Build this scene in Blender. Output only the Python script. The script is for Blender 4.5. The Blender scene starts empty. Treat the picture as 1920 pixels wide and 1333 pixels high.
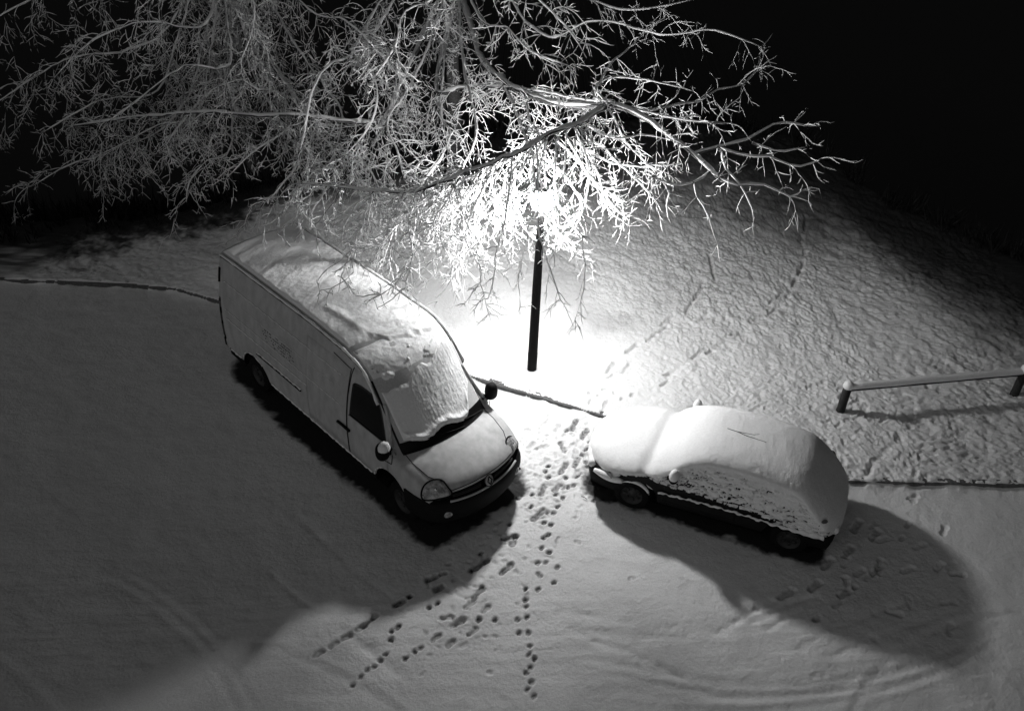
import bpy, math, random
import numpy as np

# ------------------------------------------------------------------ camera
sc = bpy.context.scene
F_PX, PITCH, ROLL, CAM_H = 1710.4, 0.6363, 0.0434, 10.4512
cp, sp = math.cos(PITCH), math.sin(PITCH)
FWD = np.array([0, cp, -sp]); RGT0 = np.array([1.0, 0, 0]); UP0 = np.array([0, sp, cp])
RGT = RGT0*math.cos(ROLL) + UP0*math.sin(ROLL); UP = -RGT0*math.sin(ROLL) + UP0*math.cos(ROLL)
from mathutils import Matrix, Vector
cam_d = bpy.data.cameras.new('camera'); cam = bpy.data.objects.new('camera', cam_d)
sc.collection.objects.link(cam); sc.camera = cam
cam_d.sensor_width = 36; cam_d.lens = F_PX/1920*36; cam_d.clip_end = 900; cam_d.clip_start = .1
M = Matrix.Identity(4)
for i in range(3):
    M[i][0] = RGT[i]; M[i][1] = UP[i]; M[i][2] = -FWD[i]
M[0][3], M[1][3], M[2][3] = 0, 0, CAM_H
cam.matrix_world = M

# ------------------------------------------------------------------ night sky, exposure
SKY = 0.031
LAMP_E = 880.0
w = bpy.data.worlds.new('World'); sc.world = w; w.use_nodes = True
nt = w.node_tree; bg = nt.nodes['Background']
tc = nt.nodes.new('ShaderNodeTexCoord')
dot = nt.nodes.new('ShaderNodeVectorMath'); dot.operation = 'DOT_PRODUCT'
dot.inputs[1].default_value = (-0.60, -0.79, 0.10)      # glow of the town behind the viewer
nt.links.new(tc.outputs['Generated'], dot.inputs[0])
mr = nt.nodes.new('ShaderNodeMapRange'); mr.inputs[1].default_value = -0.3; mr.inputs[2].default_value = 1.0
mr.inputs[1].default_value = 0.0; mr.inputs[3].default_value = 0.0; mr.inputs[4].default_value = 1.0
pw = nt.nodes.new('ShaderNodeMath'); pw.operation = 'POWER'; pw.inputs[1].default_value = 2.5
ma = nt.nodes.new('ShaderNodeMath'); ma.operation = 'MULTIPLY_ADD'; ma.inputs[1].default_value = 12; ma.inputs[2].default_value = .30
nt.links.new(dot.outputs['Value'], mr.inputs[0])
ml = nt.nodes.new('ShaderNodeMath'); ml.operation = 'MULTIPLY'; ml.inputs[1].default_value = SKY
nt.links.new(mr.outputs[0], pw.inputs[0]); nt.links.new(pw.outputs[0], ma.inputs[0]); nt.links.new(ma.outputs[0], ml.inputs[0]); nt.links.new(ml.outputs[0], bg.inputs['Strength'])
bg.inputs['Color'].default_value = (1, 1, 1, 1)
sc.view_settings.view_transform = 'Standard'; sc.view_settings.look = 'None'
sc.view_settings.exposure = 0; sc.view_settings.gamma = 1
sc.cycles.max_bounces = 6; sc.cycles.diffuse_bounces = 4; sc.cycles.glossy_bounces = 2

random.seed(7); rng = np.random.default_rng(11)

# ------------------------------------------------------------------ helpers
def G(u, v, z=0.0):
    """point of the plane at height z that photo pixel (u, v) looks at"""
    d = FWD + RGT*(u-960)/F_PX - UP*(v-666.5)/F_PX
    return np.array([0, 0, CAM_H]) + d*((z-CAM_H)/d[2])
def AtY(u, v, y):
    d = FWD + RGT*(u-960)/F_PX - UP*(v-666.5)/F_PX
    return np.array([0, 0, CAM_H]) + d*(y/d[1])

def _h(ix, iy, iz):
    n = (ix*374761393 + iy*668265263 + iz*2147483647 + 1013904223) & 0xFFFFFFFF
    n = ((n ^ (n >> 13))*1274126177) & 0xFFFFFFFF
    n = n ^ (n >> 16)
    return (n & 0xFFFF)/65535.0
def vnoise(x, y, z=0.0):
    x = np.asarray(x, float); y = np.asarray(y, float); z = np.broadcast_to(np.asarray(z, float), x.shape)
    xi = np.floor(x).astype(np.int64); yi = np.floor(y).astype(np.int64); zi = np.floor(z).astype(np.int64)
    fx = x-xi; fy = y-yi; fz = z-zi
    fx = fx*fx*(3-2*fx); fy = fy*fy*(3-2*fy); fz = fz*fz*(3-2*fz)
    def L(a, b, t): return a+(b-a)*t
    r = []
    for dz in (0, 1):
        r.append(L(L(_h(xi, yi, zi+dz), _h(xi+1, yi, zi+dz), fx), L(_h(xi, yi+1, zi+dz), _h(xi+1, yi+1, zi+dz), fx), fy))
    return L(r[0], r[1], fz)*2-1
def fbm(x, y, z=0.0, o=3):
    s = 0; a = 1
    for i in range(o):
        s = s + a*vnoise(x*2**i+17.3*i, y*2**i-9.1*i, z); a *= .5
    return s/1.75

def sstep(a, b, x):
    t = np.clip((x-a)/(b-a), 0, 1); return t*t*(3-2*t)

def link(o, parent=None):
    sc.collection.objects.link(o)
    if parent is not None: o.parent = parent
    return o
def mesh(name, verts, faces, mat, parent=None, smooth=True, attr=None):
    me = bpy.data.meshes.new(name)
    me.from_pydata([tuple(map(float, v)) for v in verts], [], faces)
    me.materials.append(mat); me.update()
    if smooth: me.polygons.foreach_set('use_smooth', [True]*len(me.polygons))
    return link(bpy.data.objects.new(name, me), parent)
def quads(name, V, F, mat, parent=None, smooth=True, attrs=None):
    """fast mesh from numpy verts (n,3) and quads (m,4)"""
    V = np.asarray(V, np.float32); F = np.asarray(F, np.int32)
    me = bpy.data.meshes.new(name)
    me.vertices.add(len(V)); me.vertices.foreach_set('co', V.ravel())
    k = F.shape[1]
    me.loops.add(F.size); me.loops.foreach_set('vertex_index', F.ravel())
    me.polygons.add(len(F))
    me.polygons.foreach_set('loop_start', np.arange(0, F.size, k, dtype=np.int32))
    if smooth: me.polygons.foreach_set('use_smooth', np.ones(len(F), bool))
    me.materials.append(mat)
    me.update(calc_edges=True); me.validate()
    if attrs:
        for n, arr in attrs.items():
            a = me.attributes.new(n, 'FLOAT', 'POINT'); a.data.foreach_set('value', np.asarray(arr, np.float32).ravel())
    return link(bpy.data.objects.new(name, me), parent)
def gridfaces(ni, nj, closed=False, flip=False):
    i = np.arange(ni-1)[:, None]; j = np.arange(nj if closed else nj-1)[None, :]
    j2 = (j+1) % nj
    a = i*nj+j; b = (i+1)*nj+j; c = (i+1)*nj+j2; d = i*nj+j2
    f = np.stack([a, b, c, d], -1).reshape(-1, 4)
    return f[:, ::-1] if flip else f
def grid(name, arr, mat, parent=None, closed=False, flip=False, attrs=None, smooth=True):
    arr = np.asarray(arr, float)
    return quads(name, arr.reshape(-1, 3), gridfaces(arr.shape[0], arr.shape[1], closed, flip), mat, parent, smooth, attrs)

class MB:
    """gathers pieces of ONE part"""
    def __init__(s): s.V = []; s.F = []
    def add(s, V, F):
        b = len(s.V); s.V += [tuple(map(float, v)) for v in V]; s.F += [tuple(i+b for i in f) for f in F]
    def box(s, c, size, R=None):
        V = []
        for x in (-.5, .5):
            for y in (-.5, .5):
                for z in (-.5, .5):
                    p = np.array([x*size[0], y*size[1], z*size[2]])
                    if R is not None: p = R @ p
                    V.append(p+np.array(c))
        s.add(V, [(0, 1, 3, 2), (4, 6, 7, 5), (0, 4, 5, 1), (2, 3, 7, 6), (0, 2, 6, 4), (1, 5, 7, 3)])
    def tube(s, pts, rad, n=8, cap=True, squash=1.0):
        pts = [np.array(p, float) for p in pts]; m = len(pts)
        rad = rad if hasattr(rad, '__len__') else [rad]*m
        V = []; 
        for i, p in enumerate(pts):
            t = pts[min(i+1, m-1)]-pts[max(i-1, 0)]; t = t/(np.linalg.norm(t)+1e-9)
            a = np.array([0, 0, 1.]) if abs(t[2]) < .9 else np.array([1., 0, 0])
            x = np.cross(t, a); x /= np.linalg.norm(x); y = np.cross(x, t)
            for k in range(n):
                th = 2*math.pi*k/n
                V.append(p+rad[i]*(x*math.cos(th)+y*math.sin(th)*squash))
        F = [(i*n+k, i*n+(k+1) % n, (i+1)*n+(k+1) % n, (i+1)*n+k) for i in range(m-1) for k in range(n)]
        if cap: F += [tuple(range(n))[::-1], tuple((m-1)*n+k for k in range(n))]
        s.add(V, F)
    def dome(s, c, nrm, up, outline, h, rings=6):
        """flat outline (x, y pairs round the centre) bulged along nrm"""
        nrm = np.array(nrm, float); nrm /= np.linalg.norm(nrm)
        x = np.cross(up, nrm); x /= np.linalg.norm(x); y = np.cross(nrm, x)
        c = np.array(c, float); n = len(outline); V = []; F = []
        for r in range(rings+1):
            k = 1-r/(rings+.0)*.999
            for (ox, oy) in outline:
                V.append(c + x*ox*k + y*oy*k + nrm*h*(1-k*k))
        for r in range(rings):
            for k in range(n):
                F.append((r*n+k, r*n+(k+1) % n, (r+1)*n+(k+1) % n, (r+1)*n+k))
        s.add(V, F)
    def lathe(s, prof, c, axis='z', n=32, R=None):
        V = []
        for r, h in prof:
            for k in range(n):
                th = 2*math.pi*k/n
                p = np.array([r*math.cos(th), r*math.sin(th), h])
                if axis == 'y': p = np.array([p[0], p[2], p[1]])
                if R is not None: p = R @ p
                V.append(p+np.array(c))
        m = len(prof)
        s.add(V, [(i*n+k, i*n+(k+1) % n, (i+1)*n+(k+1) % n, (i+1)*n+k) for i in range(m-1) for k in range(n)])
    def build(s, name, mat, parent=None, smooth=True):
        o = mesh(name, s.V, s.F, mat, parent, smooth)
        return o
def empty(name, loc, rz=0.0):
    o = bpy.data.objects.new(name, None); o.location = loc; o.rotation_euler = (0, 0, rz); o.empty_display_size = .3
    return link(o)
def tag(o, label=None, cat=None, group=None, kind=None):
    if label: o['label'] = label
    if cat: o['category'] = cat
    if group: o['group'] = group
    if kind: o['kind'] = kind
    return o

# ------------------------------------------------------------------ materials
def mat(name, col, rough=.6, metal=0.0, bump=None, var=None, coat=0, spec=.5, dist=.01, patch=None, emit=None):
    m = bpy.data.materials.new(name); m.use_nodes = True; t = m.node_tree; b = t.nodes['Principled BSDF']
    b.inputs['Base Color'].default_value = (col, col, col, 1); b.inputs['Roughness'].default_value = rough
    b.inputs['Metallic'].default_value = metal; b.inputs['Specular IOR Level'].default_value = spec
    if coat: b.inputs['Coat Weight'].default_value = coat
    c = t.nodes.new('ShaderNodeTexCoord'); src = None
    def noise(scale, detail=4, rough_=.6, vec=(1, 1, 1)):
        mp = t.nodes.new('ShaderNodeMapping'); mp.inputs['Scale'].default_value = vec
        t.links.new(c.outputs['Object'], mp.inputs['Vector'])
        n = t.nodes.new('ShaderNodeTexNoise'); n.inputs['Scale'].default_value = scale
        n.inputs['Detail'].default_value = detail; n.inputs['Roughness'].default_value = rough_
        t.links.new(mp.outputs[0], n.inputs['Vector']); return n.outputs['Fac']
    if var:      # (scale, low, high[, stretch])
        n = noise(var[0], vec=var[3] if len(var) > 3 else (1, 1, 1)); r = t.nodes.new('ShaderNodeMapRange')
        r.inputs[1].default_value = .3; r.inputs[2].default_value = .7
        r.inputs[3].default_value = var[1]; r.inputs[4].default_value = var[2]
        t.links.new(n, r.inputs[0]); t.links.new(r.outputs[0], b.inputs['Base Color'])
    if bump:     # list of (scale, strength)
        prev = None
        for s_, st in bump:
            bp = t.nodes.new('ShaderNodeBump'); bp.inputs['Strength'].default_value = st; bp.inputs['Distance'].default_value = dist
            t.links.new(noise(s_), bp.inputs['Height'])
            if prev: t.links.new(prev, bp.inputs['Normal'])
            prev = bp.outputs[0]
        t.links.new(prev, b.inputs['Normal'])
    return m
SNOW = mat('snow', .86, .7, bump=[(60, .5), (14, .35)], var=(30, .80, .90), spec=.3, dist=.012)
SNOW_T = mat('twig_snow', .86, .8, spec=.2)
t = SNOW_T.node_tree; tr = t.nodes.new('ShaderNodeBsdfTranslucent'); tr.inputs[0].default_value = (.86, .86, .86, 1)
mxs = t.nodes.new('ShaderNodeMixShader'); mxs.inputs[0].default_value = .18
t.links.new(t.nodes['Principled BSDF'].outputs[0], mxs.inputs[1]); t.links.new(tr.outputs[0], mxs.inputs[2])
t.links.new(mxs.outputs[0], t.nodes['Material Output'].inputs[0])
BARK = mat('bark', .07, .9, var=(30, .04, .11), bump=[(40, .6)], spec=.2)
PAINT = mat('white_van_paint', .5, .55, var=(7, .38, .54, (1, 1, .45)), bump=[(120, .25), (22, .12)], spec=.25)
CARPAINT = mat('dark_car_paint', .010, .5, spec=.15)
PLASTIC = mat('black_plastic', .008, .7, spec=.1)
GLASS = mat('dark_glass', .008, .15, spec=.35)
FROST = mat('frosted_glass', .5, .6, var=(60, .42, .62), bump=[(150, .2)])
RUBBER = mat('tyre_rubber', .008, .9, spec=.1)
RIM = mat('wheel_metal', .015, .6, .0)
LENS = mat('headlamp_lens', .4, .12, var=(15, .03, .55), spec=.8, bump=[(30, .3)])
SEAM = mat('seam_black', .012, .9, spec=.1)
STONE = mat('kerb_stone', .10, .9, var=(22, .06, .14), bump=[(60, .5)])
LAMPMET = mat('lamp_post_black', .005, .7, spec=.1)
WOOD = mat('barrier_dark', .02, .8, var=(20, .008, .02), bump=[(30, .4)])
TWIGDRY = mat('dry_twig', .05, .9)
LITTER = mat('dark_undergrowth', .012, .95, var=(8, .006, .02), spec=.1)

# ground snow: the attribute 'bare' holds asphalt showing through, plus the painted far fade to dark
GND = bpy.data.materials.new('snow_ground'); GND.use_nodes = True
t = GND.node_tree; b = t.nodes['Principled BSDF']; b.inputs['Roughness'].default_value = .75
b.inputs['Specular IOR Level'].default_value = .25
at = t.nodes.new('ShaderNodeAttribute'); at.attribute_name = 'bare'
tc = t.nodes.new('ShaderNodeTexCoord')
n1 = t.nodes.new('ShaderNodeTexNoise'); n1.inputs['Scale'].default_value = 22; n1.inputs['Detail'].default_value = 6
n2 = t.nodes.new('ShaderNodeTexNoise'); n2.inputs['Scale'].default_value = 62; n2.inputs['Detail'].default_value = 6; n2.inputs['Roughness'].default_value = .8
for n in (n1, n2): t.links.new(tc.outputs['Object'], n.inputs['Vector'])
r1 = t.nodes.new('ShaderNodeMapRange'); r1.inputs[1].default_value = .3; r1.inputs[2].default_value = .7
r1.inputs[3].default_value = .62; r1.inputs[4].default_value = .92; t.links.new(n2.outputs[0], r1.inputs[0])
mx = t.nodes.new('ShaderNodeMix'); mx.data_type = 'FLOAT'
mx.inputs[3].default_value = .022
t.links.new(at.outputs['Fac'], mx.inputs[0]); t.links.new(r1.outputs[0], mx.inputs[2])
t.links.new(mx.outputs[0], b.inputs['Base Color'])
b1 = t.nodes.new('ShaderNodeBump'); b1.inputs['Strength'].default_value = .5; b1.inputs['Distance'].default_value = .02
b2 = t.nodes.new('ShaderNodeBump'); b2.inputs['Strength'].default_value = .8; b2.inputs['Distance'].default_value = .01
t.links.new(n1.outputs[0], b1.inputs['Height']); t.links.new(n2.outputs[0], b2.inputs['Height'])
t.links.new(b1.outputs[0], b2.inputs['Normal']); t.links.new(b2.outputs[0], b.inputs['Normal'])

# ------------------------------------------------------------------ places
LAMP = np.array([0.385, 13.659]); LAMP_Z = 3.55
VAN_P, VAN_YAW, VL = (-.285, 9.88), -.786, 6.12
CAR_P, CAR_YAW, CL = (1.45, 11.27), math.radians(161), 3.86
def to_local(X, Y, P, yaw):
    c, s = math.cos(yaw), math.sin(yaw); dx = X-P[0]; dy = Y-P[1]
    return dx*c+dy*s, -dx*s+dy*c

# ------------------------------------------------------------------ ground
KERB_PX = [(-900, 470), (-400, 505), (0, 530), (245, 540), (330, 548), (400, 568), (560, 612), (760, 670), (930, 727), (1060, 765), (1140, 789), (1300, 836), (1450, 882), (1560, 908), (1677, 911), (1920, 916), (2600, 930)]
KERB = [G(u, v, .0)[:2] for u, v in KERB_PX]
kx = np.array([p[0] for p in KERB]); ky = np.array([p[1] for p in KERB])
bx = [-60, -30, -12, -8.8, -5, 0, 5, 8, 9.5, 12, 20, 40, 80]; by = [8, 13, 16.8, 18, 21, 24.5, 26, 24.2, 20.5, 17.5, 13.5, 9, 0]
def lawn_d(X, Y): return Y-np.interp(X, kx, ky)
def slope_s(X, Y): return Y-np.interp(X, bx, by)

# footprints as photo pixels: (u1, v1, u2, v2, half width m, depth m, bareness)
FP = []
def shoe(l, wd=.055, dp=.035, br=.75):
    for a in l: FP.append((*a, wd, dp, br))
def spot(l, wd=.05, dp=.035, br=.85):
    for a in l: FP.append((a[0], a[1], a[0]+2, a[1]-2, wd, dp, br))
shoe([(1051,886,1062,868),(1077,874,1084,859),(1014,926,1021,911),(1038,920,1051,906),(998,973,1019,957),(942,1011,968,1004),(968,1005,959,1020),
      (891,1066,914,1049),(939,1075,958,1059),(888,1121,903,1102),(803,1087,816,1081),(817,1105,828,1099),(743,1133,756,1126),(1072,806,1081,788),
      (1090,822,1101,807),(1050,829,1058,846)], .055, .035, .7)
shoe([(826,1077,835,1074),(684,1172,700,1158),(1104,757,1107,750),(1102,738,1105,734)], .04, .03, .6)
shoe([(827,1161,845,1156),(846,1174,868,1160),(700,1156,704,1153)], .05, .03, .3)
spot([(1028,874),(1022,884),(1028,895),(997,928),(995,951),(955,983),(1026,962),(1037,963),(1019,981),(1032,985),(1019,1009),(1028,1004),(1015,1028),
      (1029,1035),(1008,1056),(984,1104),(984,1125),(901,1039),(883,1071),(767,1119),(803,1138),(818,1131),(745,1176),(732,1200),(927,1162),(896,1162),
      (1060,895),(1082,893),(1086,889),(1075,910),(1064,914),(1041,927),(1055,933),(1045,949),(1097,867),(1103,874),(1107,851),(1062,808),(1105,830),(1106,851),(1098,843),(1129,807)], .042, .035, .85)
spot([(1022,1055),(1008,1076),(1012,1081),(1008,1106),(985,1137),(969,1162),(987,1158),(973,1187),(989,1187),(992,1212),(788,1215),(733,1184),(1044,1064),(1037,1092),(1055,915),(1089,853)], .04, .034, .62)
spot([(990,1228),(1001,1236),(994,1252),(985,1262),(996,1279),(988,1292),(1001,1305),(722,1226),(712,1238),(700,1250),(688,1256),(676,1270),(660,1284),(776,1222),(760,1236)], .04, .032, .6)
shoe([(668,1180,684,1171),(642,1196,656,1188),(618,1212,632,1203),(590,1228,604,1220),(872,1140,886,1128),(852,1172,866,1163),(810,1200,824,1191),(838,1210,850,1202),(880,1190,892,1180),(905,1146,916,1136)], .045, .03, .45)
# tracks across the lawn
shoe([(1175,660,1196,645),(1214,639,1230,627),(1236,622,1252,611),(1241,609,1260,592),(1285,587,1298,566),(1303,560,1317,537),(1299,670,1320,653),(1327,662,1335,657),
      (1370,628,1393,624),(1244,704,1258,700),(1241,723,1252,715),(1438,593,1455,578),(1439,573,1450,562),(1455,560,1464,554),(1486,535,1494,520),(1496,514,1502,504),
      (1503,500,1508,486),(1509,478,1511,470),(1500,452,1505,440),(1509,430,1511,415),(1308,604,1324,595),(1330,479,1334,498),(1335,503,1338,517),
      (1139,695,1152,678),(1167,698,1180,682),(1127,774,1138,752),(1138,708,1150,700)], .05, .04, .45)
spot([(1416,598),(1477,557),(1324,587),(1372,554),(1436,476),(1346,566),(1406,604),(1150,735),(1166,747),(1120,742),(1132,730),(1185,740)], .045, .035, .4)
# behind the small car
shoe([(1599,995,1610,978),(1583,1042,1596,1027),(1545,1065,1558,1050),(1520,1105,1536,1092),(1576,1117,1590,1107),(1633,1010,1645,995),(1462,1120,1485,1107),(1637,1075,1650,1060),(1625,885,1640,872)], .06, .035, .3)
spot([(1601,1102),(1648,1052),(1528,1163),(1532,1160),(1690,1010),(1700,985),(1712,940),(1735,900)], .05, .03, .3)
# wheel tracks: (polyline px, half width, depth)
TR = [([(1345,1184),(1380,1164),(1420,1140),(1450,1128)], .055, .017), ([(1412,1164),(1445,1148),(1480,1131),(1530,1118)], .05, .015), ([(1440,1178),(1470,1160),(1500,1146)], .05, .011), ([(1500,1215),(1560,1180),(1640,1150),(1700,1130)], .06, .010), ([(1560,1230),(1640,1195),(1740,1160)], .06, .010),
      ([(1016,1133),(1104,1154),(1182,1167),(1260,1177),(1351,1182)], .08, .007),
      ([(1073,1182),(1130,1187),(1208,1193),(1290,1198)], .09, .009),
      ([(1073,1182),(1117,1203),(1169,1219),(1240,1250),(1330,1300)], .06, .010),
      ([(556,963),(600,1008),(675,1079),(740,1125)], .06, .006),
      ([(506,1071),(549,1113),(600,1150)], .05, .006),
      ([(837,1104),(892,1130),(916,1142)], .05, .010),
      ([(640,1180),(690,1215),(760,1275)], .09, .012),
      ([(1000,1060),(990,1100),(986,1140)], .05, .008),
      ([(890,1062),(930,1030),(970,1003)], .05, .008)]

def axis(segs):
    out = []
    for a, b_, st in segs: out.append(np.arange(a, b_, st))
    return np.concatenate(out)
def grow(start, end, st, k=1.35):
    v = [start]; s = st
    while abs(v[-1]-end) > s: s *= k; v.append(v[-1]+(s if end > start else -s))
    return v[1:]
gx = axis([(-10, -4, .035), (-4, 7, .02), (7, 11, .035)])
gx = np.array(sorted(grow(-10, -260, .05)+list(gx)+grow(gx[-1], 260, .05)))
gy = axis([(5.6, 7, .03), (7, 14, .02), (14, 19, .03), (19, 27, .06)])
gy = np.array(sorted(grow(5.6, -80, .05)+list(gy)+grow(gy[-1], 420, .07)))
X, Y = np.meshgrid(gx, gy, indexing='ij')
near = (X > -13) & (X < 14) & (Y > 4) & (Y < 30)
ld = lawn_d(X, Y) + .015*fbm(X*6, Y*6, 3.3)
Z = np.zeros_like(X); BARE_FADE = np.zeros_like(X)
# asphalt side: soft uneven snow, ploughed softly by wheels
Z += np.where(ld < 0, .022*fbm(X*1.1, Y*1.1, 1.0)+.010*fbm(X*4, Y*4, 2.0)+.005*fbm(X*13, Y*13, 2.5)+.0022*vnoise(X*34, Y*34, 2.7), 0)
trod = np.exp(-(((X-.95)/1.0)**2+((Y-11.9)/1.3)**2))
Z += np.where(ld < 0, trod*(.030*fbm(X*6, Y*6, 4.0)+.012*fbm(X*19, Y*19, 4.2))+.010*np.exp(-((Y-7.6)/1.1)**2)*fbm((X+.35*Y)*.9, (Y-.12*X)*9, 4.4), 0)
# lawn side: tussocks of grass under the snow, lying across the slope
ax_ = X*math.cos(.6)+Y*math.sin(.6); ay_ = -X*math.sin(.6)+Y*math.cos(.6)
amp = (.62+.75*np.clip(.5+.8*fbm(X*.8, Y*.8, 21.0), 0, 1))*sstep(1.0, 5.0, np.hypot(X-LAMP[0]+.6, Y-LAMP[1]))*.75+.25
tus = fbm(ax_*5.2, ay_*3.9, 5.0, 4)
tus2 = fbm(ax_*13, ay_*10, 7.0, 3)
Z += np.where(ld >= 0, .125+.04*fbm(X*.6, Y*.6, 6.0)+amp*(.036*tus-.030*np.abs(tus2)*1.6+.006*fbm(X*32, Y*32, 3.0, 2)), 0)
# melted ring round the lamp post
for cx_, cy_, rad_, a0_, a1_, dp_ in ((3.2, 14.2, 7.05, -1.95, -.9, .010), (3.2, 14.2, 7.22, -1.9, -.95, .008), (2.4, 15.5, 8.6, -1.75, -1.05, .010), (2.4, 15.5, 8.78, -1.7, -1.0, .007),
                                    (-7.5, 3.5, 5.2, .2, 1.3, .007), (-7.5, 3.5, 5.36, .2, 1.3, .006), (-9.0, 2.0, 5.6, .2, 1.3, .006), (-4.5, 2.2, 5.4, .6, 1.5, .007), (7.8, 4.6, 3.9, 1.6, 2.9, .008)):
    rr_ = np.hypot(X-cx_, Y-cy_)-rad_+.05*vnoise(X*.9, Y*.9, rad_); an_ = np.arctan2(Y-cy_, X-cx_)
    m_ = sstep(a0_, a0_+.25, an_)*(1-sstep(a1_-.25, a1_, an_))*(.45+.55*np.clip(.5+vnoise(X*1.7, Y*1.7, rad_), 0, 1))
    Z += np.where(ld < 0, m_*dp_*(-1.5*np.exp(-(rr_/.055)**2)+1.0*np.exp(-((rr_-.12)/.045)**2)+.3*vnoise(an_*rad_*22, rr_*20, 2.0)*np.exp(-(rr_/.06)**2)), 0)
rl = np.hypot(X-LAMP[0], Y-LAMP[1]); Z -= .05*np.exp(-(rl/.16)**2)
# snow banked unevenly against the kerb
bank = .018+.022*sstep(4.2, 5.2, X)+.062*np.clip(.40+1.3*fbm(X*3.1, Y*3.1, 8.0, 4), 0, 1)
Z += np.where(ld < 0, bank*np.exp(np.clip(ld, -5, 0)/.10), 0)
# ground shaped to fall away beyond the lawn so the lamp leaves it unlit
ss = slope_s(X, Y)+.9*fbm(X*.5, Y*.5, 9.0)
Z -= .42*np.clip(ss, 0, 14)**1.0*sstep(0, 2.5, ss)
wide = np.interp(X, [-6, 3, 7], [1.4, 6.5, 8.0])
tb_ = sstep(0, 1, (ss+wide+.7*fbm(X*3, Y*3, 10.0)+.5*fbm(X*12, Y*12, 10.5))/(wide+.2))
BARE_FADE = np.maximum(BARE_FADE, (1-(1-tb_)**2.4)*.99)  # lamp falloff painted in as darker snow, broad at the right
# bare ground under the parked vehicles
for P, yw, Ln, wd in ((VAN_P, VAN_YAW, VL, .98), (CAR_P, CAR_YAW, CL, .80)):
    lx, ly = to_local(X, Y, P, yw)
    dx = np.abs(lx+Ln/2)-(Ln/2-.02); dy = np.abs(ly)-(wd+(.12 if Ln > 5 else .04)+.05*np.sin(lx*1.3))
    rc = .35; d_ = np.hypot(np.maximum(dx+rc, 0), np.maximum(dy+rc, 0))+np.minimum(np.maximum(dx+rc, dy+rc), 0)-rc
    d = d_ + .10*fbm(X*4, Y*4, 12.0)+.05*fbm(X*15, Y*15, 13.0)
    m_ = 1-sstep(-.06, .10, d)
    BARE_FADE = np.maximum(BARE_FADE, m_); Z = Z*(1-m_*.9)-.025*m_
ix0 = lambda v: np.searchsorted(gx, v); iy0 = lambda v: np.searchsorted(gy, v)
def stamp(p, q, wd, dp, br, rim=.22, soft=False, warp=1.0):
    m0 = wd*3.4
    i0, i1 = ix0(min(p[0], q[0])-m0), ix0(max(p[0], q[0])+m0); j0, j1 = iy0(min(p[1], q[1])-m0), iy0(max(p[1], q[1])+m0)
    if i1-i0 < 2 or j1-j0 < 2: return
    x = X[i0:i1, j0:j1]; y = Y[i0:i1, j0:j1]; d = np.array(q)-np.array(p); L2 = d@d+1e-9; Ln = math.sqrt(L2)
    ph = (p[0]*7.3+p[1]*3.1) % 50
    x = x+warp*wd*.28*vnoise(x*13, y*13, ph)+warp*wd*.2*vnoise(x*31, y*31, ph); y = y+warp*wd*.28*vnoise(x*13, y*13, ph+9)+warp*wd*.2*vnoise(x*31, y*31, ph+9)
    traw = ((x-p[0])*d[0]+(y-p[1])*d[1])/L2; tt = np.clip(traw, 0, 1)
    wl = wd
    if Ln > .12 and not soft: wl = wd*(.86+.24*tt-.14*np.exp(-((tt-.42)/.16)**2))      # heel, waist, ball of the foot
    r = np.hypot(x-p[0]-tt*d[0], y-p[1]-tt*d[1])/wl
    if soft:
        core = np.exp(-r*r*1.1)*(.35+.65*np.clip(.5+.9*vnoise(x*3, y*3, ph+3), 0, 1)); core = core*sstep(-.15, .25, traw*0+1)
        Z[i0:i1, j0:j1] += -dp*core; return
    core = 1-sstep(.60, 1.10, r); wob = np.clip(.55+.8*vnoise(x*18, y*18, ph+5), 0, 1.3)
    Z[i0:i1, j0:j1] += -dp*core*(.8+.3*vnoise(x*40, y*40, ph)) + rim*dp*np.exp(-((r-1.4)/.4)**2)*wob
    if br: BARE_FADE[i0:i1, j0:j1] = np.maximum(BARE_FADE[i0:i1, j0:j1], np.clip(core*br*(.98+.45*vnoise(x*38, y*38, 1.7)), 0, 1))
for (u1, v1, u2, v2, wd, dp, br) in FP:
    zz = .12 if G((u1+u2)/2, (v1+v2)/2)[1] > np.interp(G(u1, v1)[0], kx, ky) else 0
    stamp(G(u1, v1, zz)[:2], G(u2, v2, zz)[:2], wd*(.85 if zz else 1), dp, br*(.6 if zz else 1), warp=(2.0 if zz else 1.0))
for pl, wd, dp in TR:
    P_ = [G(u, v)[:2] for u, v in pl]
    for p, q in zip(P_, P_[1:]): stamp(p, q, wd, dp*1.6, 0, soft=True)
for pl, wd, dp in (([(1139,697),(1175,662),(1196,645),(1230,627),(1252,609),(1298,566),(1317,537)], .05, .016), ([(1238,726),(1258,700),(1299,672),(1335,655),(1393,624),(1416,600),(1455,578),(1477,557),(1490,530),(1502,504),(1511,470),(1500,450),(1511,412)], .06, .018),
                   ([(1262,602),(1308,604),(1324,589),(1346,570),(1372,554),(1378,540)], .045, .014), ([(1150,705),(1180,682),(1215,655),(1262,620)], .045, .012), ([(1330,470),(1335,500),(1338,520)], .04, .014),
                   ([(1120,760),(1140,735),(1165,712)], .045, .012), ([(1575,880),(1620,900),(1645,860),(1690,820)], .06, .014)):
    P_ = [G(u, v, .12)[:2] for u, v in pl]
    for p, q in zip(P_, P_[1:]): stamp(p, q, wd, dp*1.3, 0, soft=True)
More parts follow.
